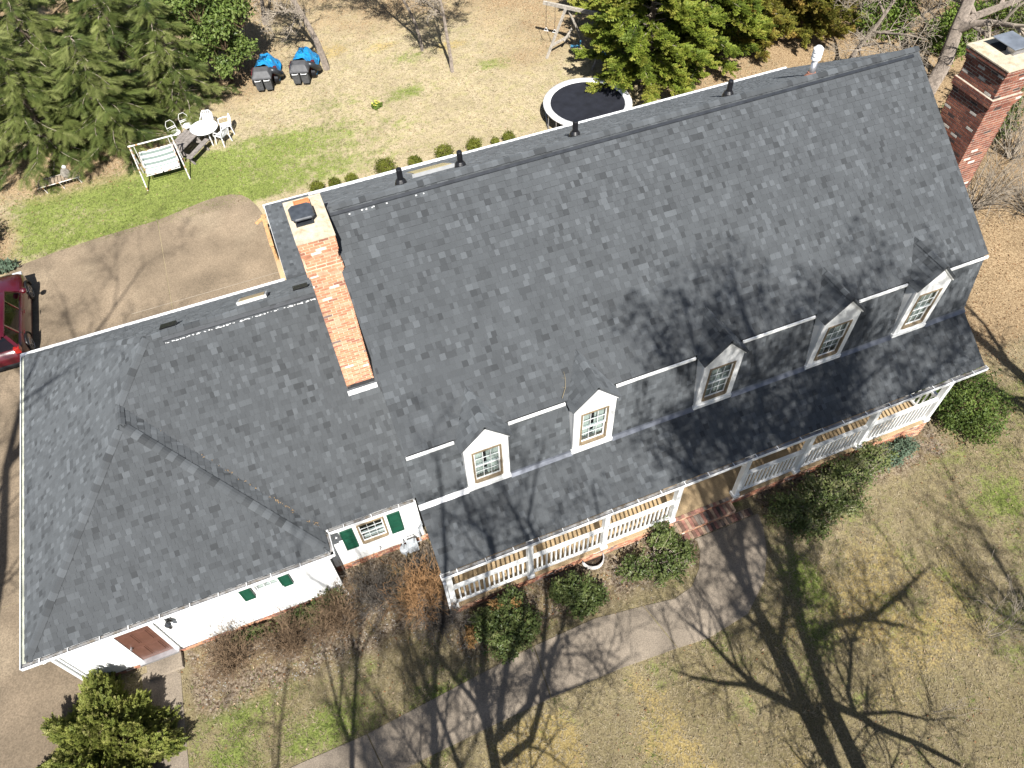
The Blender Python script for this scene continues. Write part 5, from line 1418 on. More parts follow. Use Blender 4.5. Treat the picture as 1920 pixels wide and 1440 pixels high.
def limb_tree(label, limbs, seed, amp, tw_len, tw_lev, zmin, dens, clump=0.0, zmax=99, mids=1.0):
    """limbs swing in depth (along the light) so the tree is round; side twigs fill the crown"""
    r = random.Random(seed); thick = []; thin = []; ends = []
    nodes = {}
    for li, (pts, ra, rb) in enumerate(limbs):
        P = np.array(pts, float); n = len(P)
        # start offset: continue from the limb it springs from
        k0 = min(nodes, key=lambda q: np.linalg.norm(np.array(q) - P[0])) if nodes else None
        o0 = nodes[k0] if k0 is not None and np.linalg.norm(np.array(k0) - P[0]) < 1.2 else 0.0
        tgt = r.uniform(*amp)
        for i in range(n):
            t_ = i / (n - 1); o = o0 + (tgt - o0 if li else tgt * .4) * (t_ ** 1.3)
            nodes[tuple(P[i])] = o
            P[i] = P[i] + LD * o
        rad = ra * (1 - np.linspace(0, 1, n)) + rb * np.linspace(0, 1, n)
        for i in range(n - 1):
            m_ = 3
            for q in range(m_):
                a = P[i] + (P[i + 1] - P[i]) * q / m_; b = P[i] + (P[i + 1] - P[i]) * (q + 1) / m_
                thick.append([*a, *b, rad[i] + (rad[i + 1] - rad[i]) * q / m_, rad[i] + (rad[i + 1] - rad[i]) * (q + 1) / m_])
            if 2.5 < P[i + 1][2] < 12:
                for _ in range(int(.55 * np.linalg.norm(P[i + 1] - P[i]) + r.random())):
                    f = r.random(); a = P[i] + (P[i + 1] - P[i]) * f; dd = nrm(P[i + 1] - P[i])
                    s = nrm(np.array([r.gauss(0, 1), r.gauss(0, .8), r.gauss(0, .5) + .3]))
                    grow(a, nrm(dd * .5 + s), r.uniform(1.8, 3.4) * mids, min(.038, rad[i] * .5), 1, r, thin, 3, .10, 5, .17, .6, .75, .008)
            if P[i + 1][2] > zmin:
                L_ = np.linalg.norm(P[i + 1] - P[i])
                for _ in range(int(dens * L_ + r.random())):
                    f = r.random(); a = P[i] + (P[i + 1] - P[i]) * f
                    dd = nrm(P[i + 1] - P[i]); s = np.array([r.gauss(0, 1), r.gauss(0, 1), r.gauss(0, .6) + .35]); s = nrm(s)
                    grow(a, nrm(dd * .45 + s), tw_len * r.uniform(.5, 1.2) * (1 if a[2] > 10.8 else .5), min(.035, rad[i] * .4), 1, r, thin, tw_lev, .12, 4, .2, .6, .8, .006, ends)
    th = prune(thick); tn = prune(thin) if len(thin) else np.zeros((0, 8))
    base = (limbs[0][0][0][0], limbs[0][0][0][1], 0)
    tn = tn[(tn[:, 5] < zmax)]
    t = tree_thing('bare_tree', label, 'tree', base, th, tn, bark_b, twigb)
    if clump and ends:
        E = np.array(ends); E = E[np.array([r.random() < clump for _ in range(len(E))])]; E = E[~in_view(E, 260)]; E = E[(E[:, 2] > 11.8) & (E[:, 2] < zmax)]
        if len(E):
            g = np.random.default_rng(seed); m_ = 7
            pos = np.repeat(E, m_, 0) + g.normal(0, .16, (len(E) * m_, 3))
            tv = np.array([(-.5, 0, 0), (0, .32, .08), (.5, 0, 0), (0, -.32, .08)]); tf = [np.array([[0, 1, 2, 3]])]
            V_, F_ = place(tv, tf, pos, g.normal(size=pos.shape), g.normal(size=pos.shape), g.uniform(.08, .16, len(pos)))
            l_ = link('dead_leaves', mesh_np('dead_leaves', V_ - np.array(base), F_, mat('oak_leaf_brown', (.22, .13, .06), .9, var=.3)), t); l_['kind'] = 'stuff'
    return t
limb_tree('tall two-stemmed bare tree in the front yard, shading the path and porch roof', LIMBS_A, 3, (-1.6, 1.2), 2.5, 3, 3.6, 3.4, clump=.66, zmax=21.0)
limb_tree('slender bare tree out in the front yard whose forked shadow crosses the front walk', LIMBS_B, 5, (-1.8, .1), 1.9, 3, 6.0, 2.6)
limb_tree('thin straight bare sapling in the front yard left of the forked one', LIMBS_C, 6, (-1.2, .1), 1.6, 3, 6.0, 1.6)
bare_tree('unseen dense bare tree added in line with the forked one for more porch shade', (-2.2, -15.2, 0), 16, .2, 61, (.0, .0), 4, .62, .46, .10, off=True, tm=bark_b, wm=twigb, split=9, bole=.5)  # out of view, added to thicken the crown shade on the porch roof
bare_tree('unseen dense bare tree added behind the two-stemmed one for more roof shade', (6.6, -15.0, 0), 15, .24, 63, (.0, .0), 4, .62, .46, .10, off=True, tm=bark_b, wm=twigb, split=9, bole=.5)  # also added for shade; trunk lined up so its shadow merges with the other
bare_tree('thin bare tree in the front yard facing the shrub bed', (-4.85, -9.6, 0), 13, .11, 21, (.0, -.02), 3, .45, .4, .2, off=True, tm=bark_b, wm=twigb)
bare_tree('bare tree in the front yard facing the side door', (-7.6, -9.6, 0), 12, .10, 23, (-.05, 0), 3, .5, .45, .2, off=True, tm=bark_b, wm=twigb)
bare_tree('big spreading bare tree left of the garage whose shadow dapples the driveway', (-12.7, -7.6, 0), 17, .34, 25, (.03, .06), 5, .75, .6, .08, off=True, tm=bark_b, wm=twigb)
bare_tree('bare tree beside the west drive', (-14.4, -4.0, 0), 13, .26, 27, (.08, .0), 5, .75, .6, .08, off=True, tm=bark_b, wm=twigb)
LIMBS_D = [
  ([(20.95, -6.0, -.4), (20.2, -6.0, 3.2), (19.45, -6.0, 6.3), (18.8, -6.05, 9.0), (18.0, -6.1, 11.5), (17.3, -6.1, 13.5)], .27, .04),
  ([(20.6, -6.0, 1.4), (19.3, -6.1, 4.0), (18.2, -6.2, 6.2), (17.1, -6.2, 8.4), (15.9, -6.2, 10.5)], .17, .03),
  ([(19.9, -6.0, 4.4), (18.9, -6.1, 5.2), (17.6, -6.2, 6.0), (16.5, -6.2, 7.4)], .08, .02),
  ([(19.45, -6.0, 6.3), (19.6, -6.0, 8.5), (19.2, -6.0, 11.0)], .10, .02)]
limb_tree('large leaning bare tree right of the porch, its trunk shadow crossing the leaf litter', LIMBS_D, 9, (-.6, .6), 1.7, 3, 3.5, 2.2)
bare_tree('tall spreading bare tree at the right front corner, shading the lawn', (14.2, -13.5, 0), 10, .24, 38, (-.03, .0), 4, .85, .6, .06, off=True, tm=bark_b, wm=twigb, split=7)

# ---- foliage templates
def spray_template(n=9, w=.34, droop=.28, lw=.055, seed=1):
    r = random.Random(seed); V = []; F = []
    def tri(a, b, c): V.extend([a, b, c]); F.append([len(V) - 3, len(V) - 2, len(V) - 1])
    z = lambda t: -droop * t * t
    tri((0, -.012, 0), (1, 0, z(1)), (0, .012, 0))
    for i in range(n):
        t = .10 + .86 * i / n
        l = w * math.sin(math.pi * (.18 + .74 * t)) * r.uniform(.75, 1.2)
        for s in (-1, 1):
            e = t + .20 + r.uniform(-.05, .05)
            tri((t - lw * .5, 0, z(t)), (t + lw * .6, 0, z(t)), (e, s * l, z(t) - .10 * l + r.uniform(-.04, .04)))
    return np.array(V), [np.array(F)]
def plume_template(n=26, seed=2):
    r = random.Random(seed); V = []; F = []
    for i in range(n):
        t = .05 + .95 * (i / n); a = i * 2.4 + r.uniform(-.3, .3)
        l = (.30 * (1 - t) + .09) * r.uniform(.8, 1.25)
        c, s = math.cos(a), math.sin(a) * .55
        tx = min(1.08, t + .20 * r.uniform(.7, 1.3))
        b = len(V); w = .034
        V += [(t - .02, -w * s, w * c), (t + .05, w * s, -w * c), (tx, l * c, l * s)]
        F.append([b, b + 1, b + 2])
        V += [(t - .02 + .04, -w * s * .8, w * c), (tx + .05, l * c * .5, l * s * .5 + .02), (tx - .06, l * c * 1.1, l * s * .9)]
        F.append([b + 3, b + 4, b + 5])
    return np.array(V), [np.array(F)]
SPRAY = [spray_template(16, .30, .26, .042, i) for i in range(3)]
PLUME = [plume_template(24, i) for i in range(3)]
LEAF = (np.array([(-.5, 0, 0), (0, .30, .10), (.55, 0, .02), (0, -.30, .10)]), [np.array([[0, 1, 2, 3]])])

def fol_mat(name, cols, trans=.22, rough=.6):
    return mat(name, cols[0], rough, var=.18, scale=1.1, spec=.25, attr='tone', attr_cols=cols, trans=trans)
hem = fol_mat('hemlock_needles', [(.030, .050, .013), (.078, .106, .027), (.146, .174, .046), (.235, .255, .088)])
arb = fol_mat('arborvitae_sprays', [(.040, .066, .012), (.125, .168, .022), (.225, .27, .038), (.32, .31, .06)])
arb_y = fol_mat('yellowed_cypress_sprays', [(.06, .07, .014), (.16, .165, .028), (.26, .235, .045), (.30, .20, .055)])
holly = fol_mat('holly_leaves', [(.024, .042, .013), (.080, .125, .026), (.18, .235, .060), (.34, .38, .16)], rough=.4)

def merge(parts):
    V = []; Fs = {}; T = []; off = 0
    for v, fl, t in parts:
        V.append(v); T.append(t)
        for f in fl: Fs.setdefault(f.shape[1], []).append(f + off)
        off += len(v)
    return np.concatenate(V), [np.concatenate(f) for f in Fs.values()], np.concatenate(T)

def conifer(label, base, H, Rr, seed, m_, style='hemlock', nb=80, group=None, dens=1.0, name='evergreen_tree', z0=.25):
    g = np.random.default_rng(seed); r = random.Random(seed)
    t = thing(name, label, 'tree', base, 0, group)
    mb = MB(); mb.tube([(0, 0, -.1), (.05, .03, H * .5), (0, 0, H * .96)], [.05 * H ** .7, .03 * H ** .7, .012], 8); mb.build('trunk', bark_b, t)
    segs = []; pos = []; dr = []; up = []; sz = []; tn = []
    for b in range(nb):
        f = (b + .5) / nb; h = z0 + (H - z0) * (f ** .9) * .98
        a = b * 2.39996 + r.uniform(-.35, .35)
        rl = Rr * (1 - ((h - z0) / (H - z0)) ** 1.15) * r.uniform(.72, 1.12) + .18
        if style == 'plume': rl = Rr * math.sin(min(1, 1.25 * (1 - (h - z0) / (H - z0)) + .05) * math.pi / 2) * r.uniform(.75, 1.08) + .12
        rise = (r.uniform(-.05, .25) if style == 'hemlock' else r.uniform(.15, .5)); drp = r.uniform(.15, .35)
        n = max(3, int(rl / .16)); pts = []
        btone = r.uniform(.2, .75)
        for k in range(n + 1):
            u = k / n; x = rl * u
            aa = a + .12 * math.sin(u * 3 + b)
            pts.append(np.array([x * math.cos(aa), x * math.sin(aa), h + rise * x - drp * x * u]))
        for k in range(n):
            rr = .022 * (1 - k / n) + .005; segs.append([*pts[k], *pts[k + 1], rr, rr * .85])
        out = np.array([math.cos(a), math.sin(a), 0]); side = np.array([-math.sin(a), math.cos(a), 0])
        for k in range(1, n + 1):
            u = k / n
            if u < .22: continue
            for s in (-1, 1) if k < n else (-1, 0, 1):
                for rep_ in range(2):
                    if r.random() > dens: continue
                    ang = s * r.uniform(.35, 1.1) * (1 if k < n else .5)
                    d_ = out * math.cos(ang) + side * math.sin(ang) + np.array([0, 0, (r.uniform(-.35, .12) if style == 'hemlock' else r.uniform(-.35, .45))])
                    pos.append(pts[k] + g.normal(0, .05, 3)); dr.append(d_)
                    up.append(np.array([0, 0, 1.]) + g.normal(0, .35 if style == 'hemlock' else .6, 3))
                    sz.append((r.uniform(.34, .62) if style == 'hemlock' else r.uniform(.34, .58)) * (1.0 - .25 * (1 - u)) * (.75 + .25 * min(1, Rr / 2.5)))
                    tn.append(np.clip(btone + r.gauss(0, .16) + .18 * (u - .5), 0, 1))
    pos = np.array(pos); dr = np.array(dr); up = np.array(up); sz = np.array(sz); tn = np.array(tn)
    T = SPRAY if style == 'hemlock' else PLUME
    which = g.integers(0, 3, len(pos)); parts = []
    for w_ in range(3):
        s_ = which == w_
        if not s_.any(): continue
        tv, tf = T[w_]; v, f = place(tv, tf, pos[s_], dr[s_], up[s_], sz[s_])
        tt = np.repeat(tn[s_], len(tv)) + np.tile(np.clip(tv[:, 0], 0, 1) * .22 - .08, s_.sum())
        parts.append((v, f, np.clip(tt, 0, 1)))
    V, F, Tn = merge(parts)
    link('crown', mesh_np('crown', V, F, m_, tone=Tn), t)
    link('branches', seg_mesh('branches', segs, twigm), t)
    return t
HL = [(-9.7, 26.0, 5.6, 2.9), (-6.7, 25.6, 5.2, 2.7), (-3.6, 27.5, 5.2, 2.1), (-12.6, 28.4, 8, 3.0), (-9.2, 30.0, 8.2, 3.1), (-5.7, 29.8, 6.2, 2.7), (-7.5, 34.2, 8, 3.0), (-12.2, 34.5, 9, 3.2), (-4.5, 34.6, 7, 2.5)]
HLAB = ['shaggy dark green evergreen directly behind the sun lounger', 'shaggy olive green evergreen directly behind the striped garden swing', 'small feathery evergreen standing behind the white chairs, lowest of the grove',
        'tall evergreen at the left picture edge, second row behind the lounger', 'broad tall evergreen in the middle of the left grove', 'evergreen in the grove next to the bright leaved holly', 'evergreen at the top of the picture, between the grove and holly',
        'dark evergreen in the upper left corner of the picture', 'rearmost evergreen beside the holly at the top edge']
for i, (x, y, h, rr) in enumerate(HL):
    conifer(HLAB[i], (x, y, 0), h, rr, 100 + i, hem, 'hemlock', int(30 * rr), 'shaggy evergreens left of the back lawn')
EV = [(16.9, 19.7, 7.6, 2.6, arb, 'bright yellow-green evergreen overhanging the trampoline'), (20.3, 20.6, 7.8, 2.6, arb, 'bright green evergreen in the middle of the row behind the roof ridge'),
      (18.6, 24.2, 8.6, 2.6, arb, 'bright green evergreen behind the trampoline one, by the swing beam'), (22.3, 24.6, 8.4, 2.6, arb, 'green evergreen at the top edge in the second row behind the roof'),
      (23.6, 21.4, 6.2, 2.4, arb_y, 'yellowing evergreen just left of the white roof flue'), (26.4, 20.8, 5.0, 2.2, arb_y, 'sparse yellow-brown evergreen right of the white roof flue'), (27.3, 24.6, 6.4, 2.5, arb_y, 'yellow-tinged evergreen at the top edge above the white roof flue')]
for i, (x, y, h, rr, m_, lab) in enumerate(EV):
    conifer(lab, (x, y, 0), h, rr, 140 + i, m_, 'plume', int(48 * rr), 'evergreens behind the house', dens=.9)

def leafy(name, label, cat, base, lobes, n, leaf, seed, m_, stems=14, sm_=None, group=None, droop=0., tone=(.15, .85), shell=.62):
    """shrub: stems fanning from the base, leaves through the lobes"""
    g = np.random.default_rng(seed); r = random.Random(seed)
    t = thing(name, label, cat, base, 0, group)
    tot = sum(l[3] * l[4] * l[5] for l in lobes) ; parts = []
    segs = []
    for (cx, cy, cz, rx, ry, rz) in lobes:
        k = int(n * rx * ry * rz / tot)
        u = nrm(g.normal(size=(k, 3))); rad = shell + (1 - shell) * g.random(k) ** .6
        rad *= .82 + .36 * np.sin(u[:, 0] * 5 + seed) * np.sin(u[:, 1] * 6 + 1) * .5 + .12 * g.normal(size=k)
        p = np.array([cx, cy, cz]) + u * rad[:, None] * np.array([rx, ry, rz])
        ok = p[:, 2] > .02; p = p[ok]; u = u[ok]; k = len(p)
        ns = int(10 + 26 * rx * rz); sd = nrm(g.normal(size=(ns, 3)) + np.array([0, 0, .35])); ll = g.uniform(.85, 1.32, ns)
        tt = g.random((ns, 13)) ** .7 * .5 + .5
        pp = (np.array([cx, cy, cz]) + (sd[:, None] * (tt * ll[:, None])[:, :, None]) * np.array([rx, ry, rz])).reshape(-1, 3) + g.normal(0, leaf * .35, (ns * 13, 3))
        uu = np.repeat(sd, 13, 0); ok = pp[:, 2] > .02; p = np.concatenate([p, pp[ok]]); u = np.concatenate([u, uu[ok]]); k = len(p)
        for e_, l_ in zip(sd, ll):
            e = np.array([cx, cy, cz]) + e_ * l_ * np.array([rx, ry, rz])
            if e[2] > .05: segs.append([cx, cy, max(.05, cz * .7), *e, .009, .003])
        cl = vnoise(p[:, 0] * 3 + 50, p[:, 1] * 3 + p[:, 2] * 2, .55, seed)
        tn = np.clip(tone[0] + (tone[1] - tone[0]) * (.65 * cl + .35 * g.random(k)), 0, 1)
        upv = u * .6 + np.array([0, 0, .7]) + g.normal(0, .5, (k, 3))
        v, f = place(LEAF[0], LEAF[1], p, g.normal(size=(k, 3)) + np.array([0, 0, -droop]), upv, g.uniform(.65, 1.3, k) * leaf)
        parts.append((v, f, np.repeat(tn, 4)))
        for _ in range(max(2, int(stems * rx * ry * rz / tot))):
            d = nrm(g.normal(size=3)); d[2] = abs(d[2]); e = np.array([cx, cy, cz]) + d * np.array([rx, ry, rz]) * .85
            s0 = np.array([cx * .5 + g.normal() * .05, cy * .5 + g.normal() * .05, 0]); mid = (s0 + e) / 2 + g.normal(0, .08, 3)
            segs += [[*s0, *mid, .012, .009], [*mid, *e, .009, .004]]
    V, F, Tn = merge(parts)
    link('foliage', mesh_np('foliage', V, F, m_, tone=Tn), t)
    link('stems', seg_mesh('stems', segs, sm_ or twigb), t)
    return t
bush_d = fol_mat('dark_bush_leaves', [(.026, .042, .012), (.064, .092, .025), (.135, .162, .052), (.28, .26, .13)], .15, .42)
bush_b = fol_mat('browned_leaves', [(.16, .085, .03), (.28, .16, .06), (.38, .24, .10)], .15)
bush_l = fol_mat('light_bush_leaves', [(.030, .052, .010), (.085, .135, .022), (.165, .235, .04), (.27, .33, .08)], .2, .5)
bush_m = fol_mat('mid_bush_leaves', [(.022, .038, .010), (.058, .092, .020), (.12, .165, .035), (.22, .26, .07)], .2, .5)
box_g = fol_mat('boxwood_leaves', [(.028, .035, .006), (.075, .090, .012), (.14, .155, .02), (.21, .22, .04)], .2)
junip = fol_mat('juniper_sprays', [(.060, .082, .018), (.150, .178, .036), (.25, .266, .062), (.36, .33, .14)], .2)
gray_g = fol_mat('grey_green_leaves', [(.05, .08, .05), (.12, .17, .11), (.22, .28, .20)], .2)

leafy('holly_tree', 'bright glossy broadleaf holly at the edge of the evergreen grove', 'tree', (-1.35, 28.6, 0), [(0, 0, 3.3, 1.35, 1.35, 1.6), (.95, -.9, 2.1, .8, .75, .65), (-.9, -.9, 2.5, .85, .8, .75), (.3, .2, 5.3, 1.1, 1.1, 1.1), (1.3, -.2, 3.7, .85, .8, .65), (-1.3, .1, 4.1, .95, .85, .85), (.3, -1.3, 3.3, .75, .65, .6), (1.0, .5, 4.7, .85, .75, .65), (-.4, -.7, 4.8, .85, .75, .65), (.0, -1.2, 1.6, .65, .6, .5), (1.2, .8, 3.0, .9, .9, .8), (.2, .6, 2.0, .9, .9, .8)], 16000, .15, 201, holly, stems=26, shell=.3)
leafy('porch_shrub', 'large dark evergreen shrub with brown patches in front of the porch left corner', 'shrub', (1.25, -1.95, 0), [(0, 0, .5, .72, .60, .62), (-.55, .15, .35, .45, .5, .45), (.5, -.3, .4, .5, .5, .5), (-.1, -.55, .35, .6, .45, .42), (.35, .4, .55, .45, .35, .5)], 6200, .085, 210, bush_d, group='evergreen shrubs along the porch')
leafy('dead_shrub_patch', 'orange-brown dead branch tuft at the left side of the corner shrub', 'shrub', (.28, -1.95, 0), [(0, 0, .42, .16, .26, .34), (.9, .35, .85, .18, .16, .16), (1.35, .25, .7, .2, .2, .2)], 520, .075, 211, bush_b)
leafy('porch_shrub', 'dark evergreen shrub between the corner shrub and the half-round window well', 'shrub', (3.35, -1.85, 0), [(0, 0, .42, .6, .5, .5), (.45, -.3, .28, .45, .4, .35), (-.35, .15, .45, .4, .35, .4), (.1, -.5, .25, .45, .3, .3)], 4200, .085, 212, bush_d, group='evergreen shrubs along the porch')
leafy('porch_shrub', 'loose twiggy shrub with green leaves between window well and steps', 'shrub', (5.8, -1.75, 0), [(.5, .3, .55, .5, .45, .58), (-.6, -.1, .32, .55, .45, .38), (.3, -.45, .3, .75, .5, .38), (.9, -.2, .35, .4, .45, .4)], 3800, .085, 213, bush_d, stems=60, sm_=twigm, group='evergreen shrubs along the porch', shell=.45)
leafy('porch_shrub', 'long sprawling twiggy shrub right of the brick steps', 'shrub', (11.5, -1.9, -.05), [(-1.35, -.1, .45, .75, .65, .55), (-.3, -.1, .55, .9, .75, .6), (.9, .15, .55, .9, .7, .62), (-.9, -.75, .3, .75, .5, .35), (1.9, .35, .5, .75, .55, .55), (.3, -.6, .35, .8, .45, .4)], 9000, .085, 214, bush_d, stems=150, sm_=twigm, group='evergreen shrubs along the porch', shell=.4, tone=(.25, 1))
leafy('porch_shrub', 'grey-green low shrub at the right end of the porch bed', 'shrub', (14.3, -1.5, -.33), [(0, 0, .35, .75, .42, .4), (.7, .1, .3, .5, .35, .36)], 2600, .08, 215, gray_g, stems=40, group='evergreen shrubs along the porch', shell=.4)
leafy('round_shrub', 'big round bright green shrub at the right end of the porch', 'shrub', (17.3, -1.05, -.40), [(0, 0, .85, 1.1, 1.0, .9), (.8, .6, .8, .85, .75, .7), (-.6, .8, .8, .8, .75, .75), (.3, -.75, .5, .85, .6, .55), (1.1, -.3, .65, .65, .6, .5)], 10500, .085, 216, bush_m, stems=60, shell=.5)
leafy('wispy_shrub', 'wispy olive shrub tucked under the porch roof end behind the round one', 'shrub', (16.9, .7, -.40), [(0, 0, .5, .6, .55, .55)], 1500, .07, 217, box_g, stems=90, sm_=twigm, shell=.3)
leafy('hedge_shrub', 'dark shrub at the left picture edge beside the lawn', 'shrub', (-12.6, 20.6, 0), [(0, 0, .7, .9, 1.0, .8)], 3200, .09, 218, bush_d)
leafy('leafy_plant', 'small grey-green leafy plant at the drive edge above the red car', 'plant', (-11.75, 18.75, 0), [(0, 0, .2, .5, .32, .2)], 700, .12, 219, gray_g, stems=8)
leafy('vine_shrub', 'low brown and green tangle of vines along the garage wall, under the green shutters', 'shrub', (-3.6, .35, 0), [(0, 0, .22, 1.1, .35, .30), (.75, .15, .35, .4, .28, .42), (-1.6, .1, .15, .7, .25, .2)], 2600, .075, 220, bush_d, stems=160, sm_=twigb, shell=.25)
for i, (x, r_, lab) in enumerate([(.75, .34, 'low boxwood in the back row, first from the chimney'), (1.5, .30, 'boxwood in the back row, second from the chimney'), (2.25, .30, 'boxwood in the back row, third from the chimney'), (3.75, .52, 'largest boxwood of the back row, behind the black vent pipe'),
                                   (5.1, .34, 'pale sparse boxwood of the back row between the large one and patio'), (6.45, .46, 'boxwood of the back row at the left end of the beige patio strip'), (7.85, .40, 'yellow-green boxwood behind the patio strip, middle one'), (8.85, .22, 'smallest boxwood behind the patio strip'), (9.5, .32, 'boxwood behind the patio strip, nearest the trampoline')]):
    leafy('boxwood', lab, 'shrub', (x, 18.52, 0), [(0, 0, r_ * .75, r_, r_ * .85, r_ * .8)], int(2600 * r_ * 1.2) + 300, .06, 230 + i, box_g, group='boxwoods in a row behind the house', tone=(.2, 1))
for i, (x, y, lab) in enumerate([(32.0, 16.4, 'dark green shrub under the big bare tree, left of the far chimney'), (34.0, 14.0, 'dark green shrub above the far chimney cap'), (30.2, 19.2, 'green shrub behind the big bare tree at the top edge'), (28.6, 10.6, 'dark shrub between roof end and the far chimney'), (36.5, 17.0, 'green shrub in the upper right corner')]):
    leafy('wild_shrub', lab, 'shrub', (x, y, 0), [(0, 0, .9, 1.6, 1.5, 1.1), (.9, .6, 1.2, 1.1, 1.1, 1.1)], 3600, .14, 250 + i, bush_d if i % 2 else bush_l, stems=50, group='wild shrubs beyond the far chimney')
df = leafy('daffodil_clump', 'small clump of yellow daffodils in the open back lawn', 'plant', (4.72, 23.5, 0), [(0, 0, .14, .24, .22, .16)], 260, .10, 260, bush_l, stems=4)
mb = MB(); r = random.Random(3)
for k in range(14):
    a = r.uniform(0, 6.3); q = r.uniform(0, .22); mb.lathe([(.005, -.01), (.04, .01), (.03, .02)], 6, (q * math.cos(a), q * math.sin(a), .27 + r.uniform(-.03, .05)))
tag(mb.build('flowers', mat('daffodil_yellow', (.62, .55, .10), .6), df), kind='stuff')
# juniper by the garage: short sprays all over a rounded form
jt = thing('juniper_bush', 'spreading yellow-green juniper in front of the garage corner by the side door', 'shrub', (-9.0, -1.15, 0))
g = np.random.default_rng(77); parts = []
k = 8500
u = nrm(g.normal(size=(k, 3))); u[:, 2] = np.abs(u[:, 2])
rad = .68 + .34 * g.random(k) ** .7; rad *= 1 + .30 * np.sin(u[:, 0] * 7 + 1) * np.cos(u[:, 1] * 6 + u[:, 2] * 4) + .16 * np.sin(u[:, 1] * 11 + u[:, 0] * 5)
p = u * rad[:, None] * np.array([1.38, 1.7, 1.1]) + np.array([0, 0, .08])
for w_ in range(3):
    s_ = np.arange(k) % 3 == w_; tv, tf = PLUME[w_]
    tn = np.clip(.45 + .5 * (vnoise(p[s_, 0] * 3 + 40, p[s_, 1] * 3 + 40, .5, 5) - .5) + g.normal(0, .14, s_.sum()), 0, 1)
    v, f = place(tv, tf, p[s_], u[s_] + g.normal(0, .45, (s_.sum(), 3)), g.normal(size=(s_.sum(), 3)), g.uniform(.11, .21, s_.sum()))
    parts.append((v, f, np.clip(np.repeat(tn, len(tv)) + np.tile(tv[:, 0] * .15, s_.sum()), 0, 1)))
V, F, Tn = merge(parts); link('foliage', mesh_np('foliage', V, F, junip, tone=Tn), jt)
sg = []
for _ in range(60):
    e = p[g.integers(0, k)]; sg.append([0, 0, 0, *e, .02, .006])
link('stems', seg_mesh('stems', sg, twigb), jt)

# ---- twiggy leafless shrubs
def twig_shrub(label, base, h, spread, n, seed, m_, group=None, lev=2, lean=(0, 0), rr=.012):
    r = random.Random(seed); out = []
    for _ in range(n):
        a = r.uniform(0, 6.283); q = r.random() ** .5
        d = (spread * q * math.cos(a) + lean[0], spread * q * math.sin(a) + lean[1], 1)
        d = np.array(d) / np.linalg.norm(d)
        grow((base[0] + .12 * q * math.cos(a), base[1] + .12 * q * math.sin(a), base[2]), d, h * r.uniform(.6, 1.1), rr * r.uniform(.7, 1.3), 1, r, out, lev, .05, 4, .12, .55, .6, .0035)
    t = thing('bare_shrub', label, 'shrub', base, 0, group)
    link('stems', seg_mesh('stems', np.array(out) - np.array([*base, *base, 0, 0]), m_), t)
    return t
gy_tw = mat('dark_grey_twigs', (.11, .095, .08), .95, var=.35, scale=4)
or_tw = mat('rusty_twigs', (.28, .16, .075), .95, var=.35, scale=4)
twig_shrub('grey leafless shrub in the bed below the wing window', (-1.75, .15, 0), 1.05, .95, 60, 301, gy_tw, 'leafless shrubs in the front bed', 3)
twig_shrub('rust-brown leafless shrub in the middle of the front bed', (-.6, -.45, 0), 1.25, .6, 90, 302, or_tw, 'leafless shrubs in the front bed', 3)
twig_shrub('dark leafless shrub by the gas meter', (-.25, .45, 0), .7, .6, 26, 303, gy_tw, 'leafless shrubs in the front bed', 3)
twig_shrub('brown leafless shrub by the side walk, left end of the bed', (-5.8, -.05, 0), 1.0, .95, 70, 304, twigb, 'leafless shrubs in the front bed', 3)
twig_shrub('low brown leafless shrub before the garage shutters', (-4.3, -.15, 0), .9, 1.0, 80, 305, twigb, 'leafless shrubs in the front bed', 3)
twig_shrub('dark leafless shrub by the porch corner post', (-.25, -1.2, 0), 1.0, .7, 60, 306, gy_tw, 'leafless shrubs in the front bed', 3)
twig_shrub('tangled brown leafless shrub between garage shutters and wing window', (-2.95, -.1, 0), 1.0, .9, 80, 312, twigb, 'leafless shrubs in the front bed', 3)
twig_shrub('pale leafless shrub at the foot of the far chimney', (24.6, 6.6, 0), 3.2, .75, 22, 307, twigm, 'leafless shrubs beside the far chimney', 3, rr=.028)
twig_shrub('leafless shrub right of the far chimney shaft', (26.6, 5.4, 0), 3.0, .8, 20, 308, twigm, 'leafless shrubs beside the far chimney', 3, rr=.026)
twig_shrub('leafless shrub behind the far chimney', (28.6, 8.6, 0), 3.0, .8, 20, 309, twigm, 'leafless shrubs beside the far chimney', 3, rr=.026)
twig_shrub('thin bare saplings at the lower right corner of the lawn', (13.0, -7.0, 0), 2.0, .5, 7, 310, twigm, None, 3, rr=.010)
twig_shrub('thin bare sprigs at the bottom edge of the lawn, left of the saplings', (10.4, -8.0, 0), 1.4, .5, 4, 311, twigm, None, 2, rr=.008)

# ---- bare trees of the back yard
bare_tree('leaning grey bare tree beside the right riding mower', (3.35, 27.9, 0), 8.0, .17, 402, (-.10, -.02), 4, .85, .52, .06, split=9, bole=.22, wig=.08)
bare_tree('thin bare tree at the top edge, second trunk of the back lawn', (8.3, 27.55, 0), 7.5, .085, 403, (-.05, 0), 4, .75, .5, .10, split=9, bole=.26, wig=.06)
bare_tree('straight slim bare tree in the open back lawn, right of the second trunk', (9.05, 25.0, 0), 7.5, .095, 407, (-.01, 0), 4, .75, .5, .10, split=9, bole=.26, wig=.06)
bare_tree('big leaning bare tree behind the right end of the roof', (28.6, 13.9, 0), 10, .36, 405, (.22, .12), 5, .9, .64, .02, tm=bark_g, split=6, bole=.12)
bare_tree('pale bare tree with long branches behind the roof ridge end', (26.2, 16.8, 0), 6.5, .12, 409, (-.12, .05), 4, 1.0, .66, .0, tm=bark_g, split=7, bole=.1)
bare_tree('pale bare tree whose twigs fan out above the far chimney cap', (33.0, 17.5, 0), 7, .14, 411, (-.1, -.1), 4, 1.0, .66, .0, tm=bark_g, split=7, bole=.1)
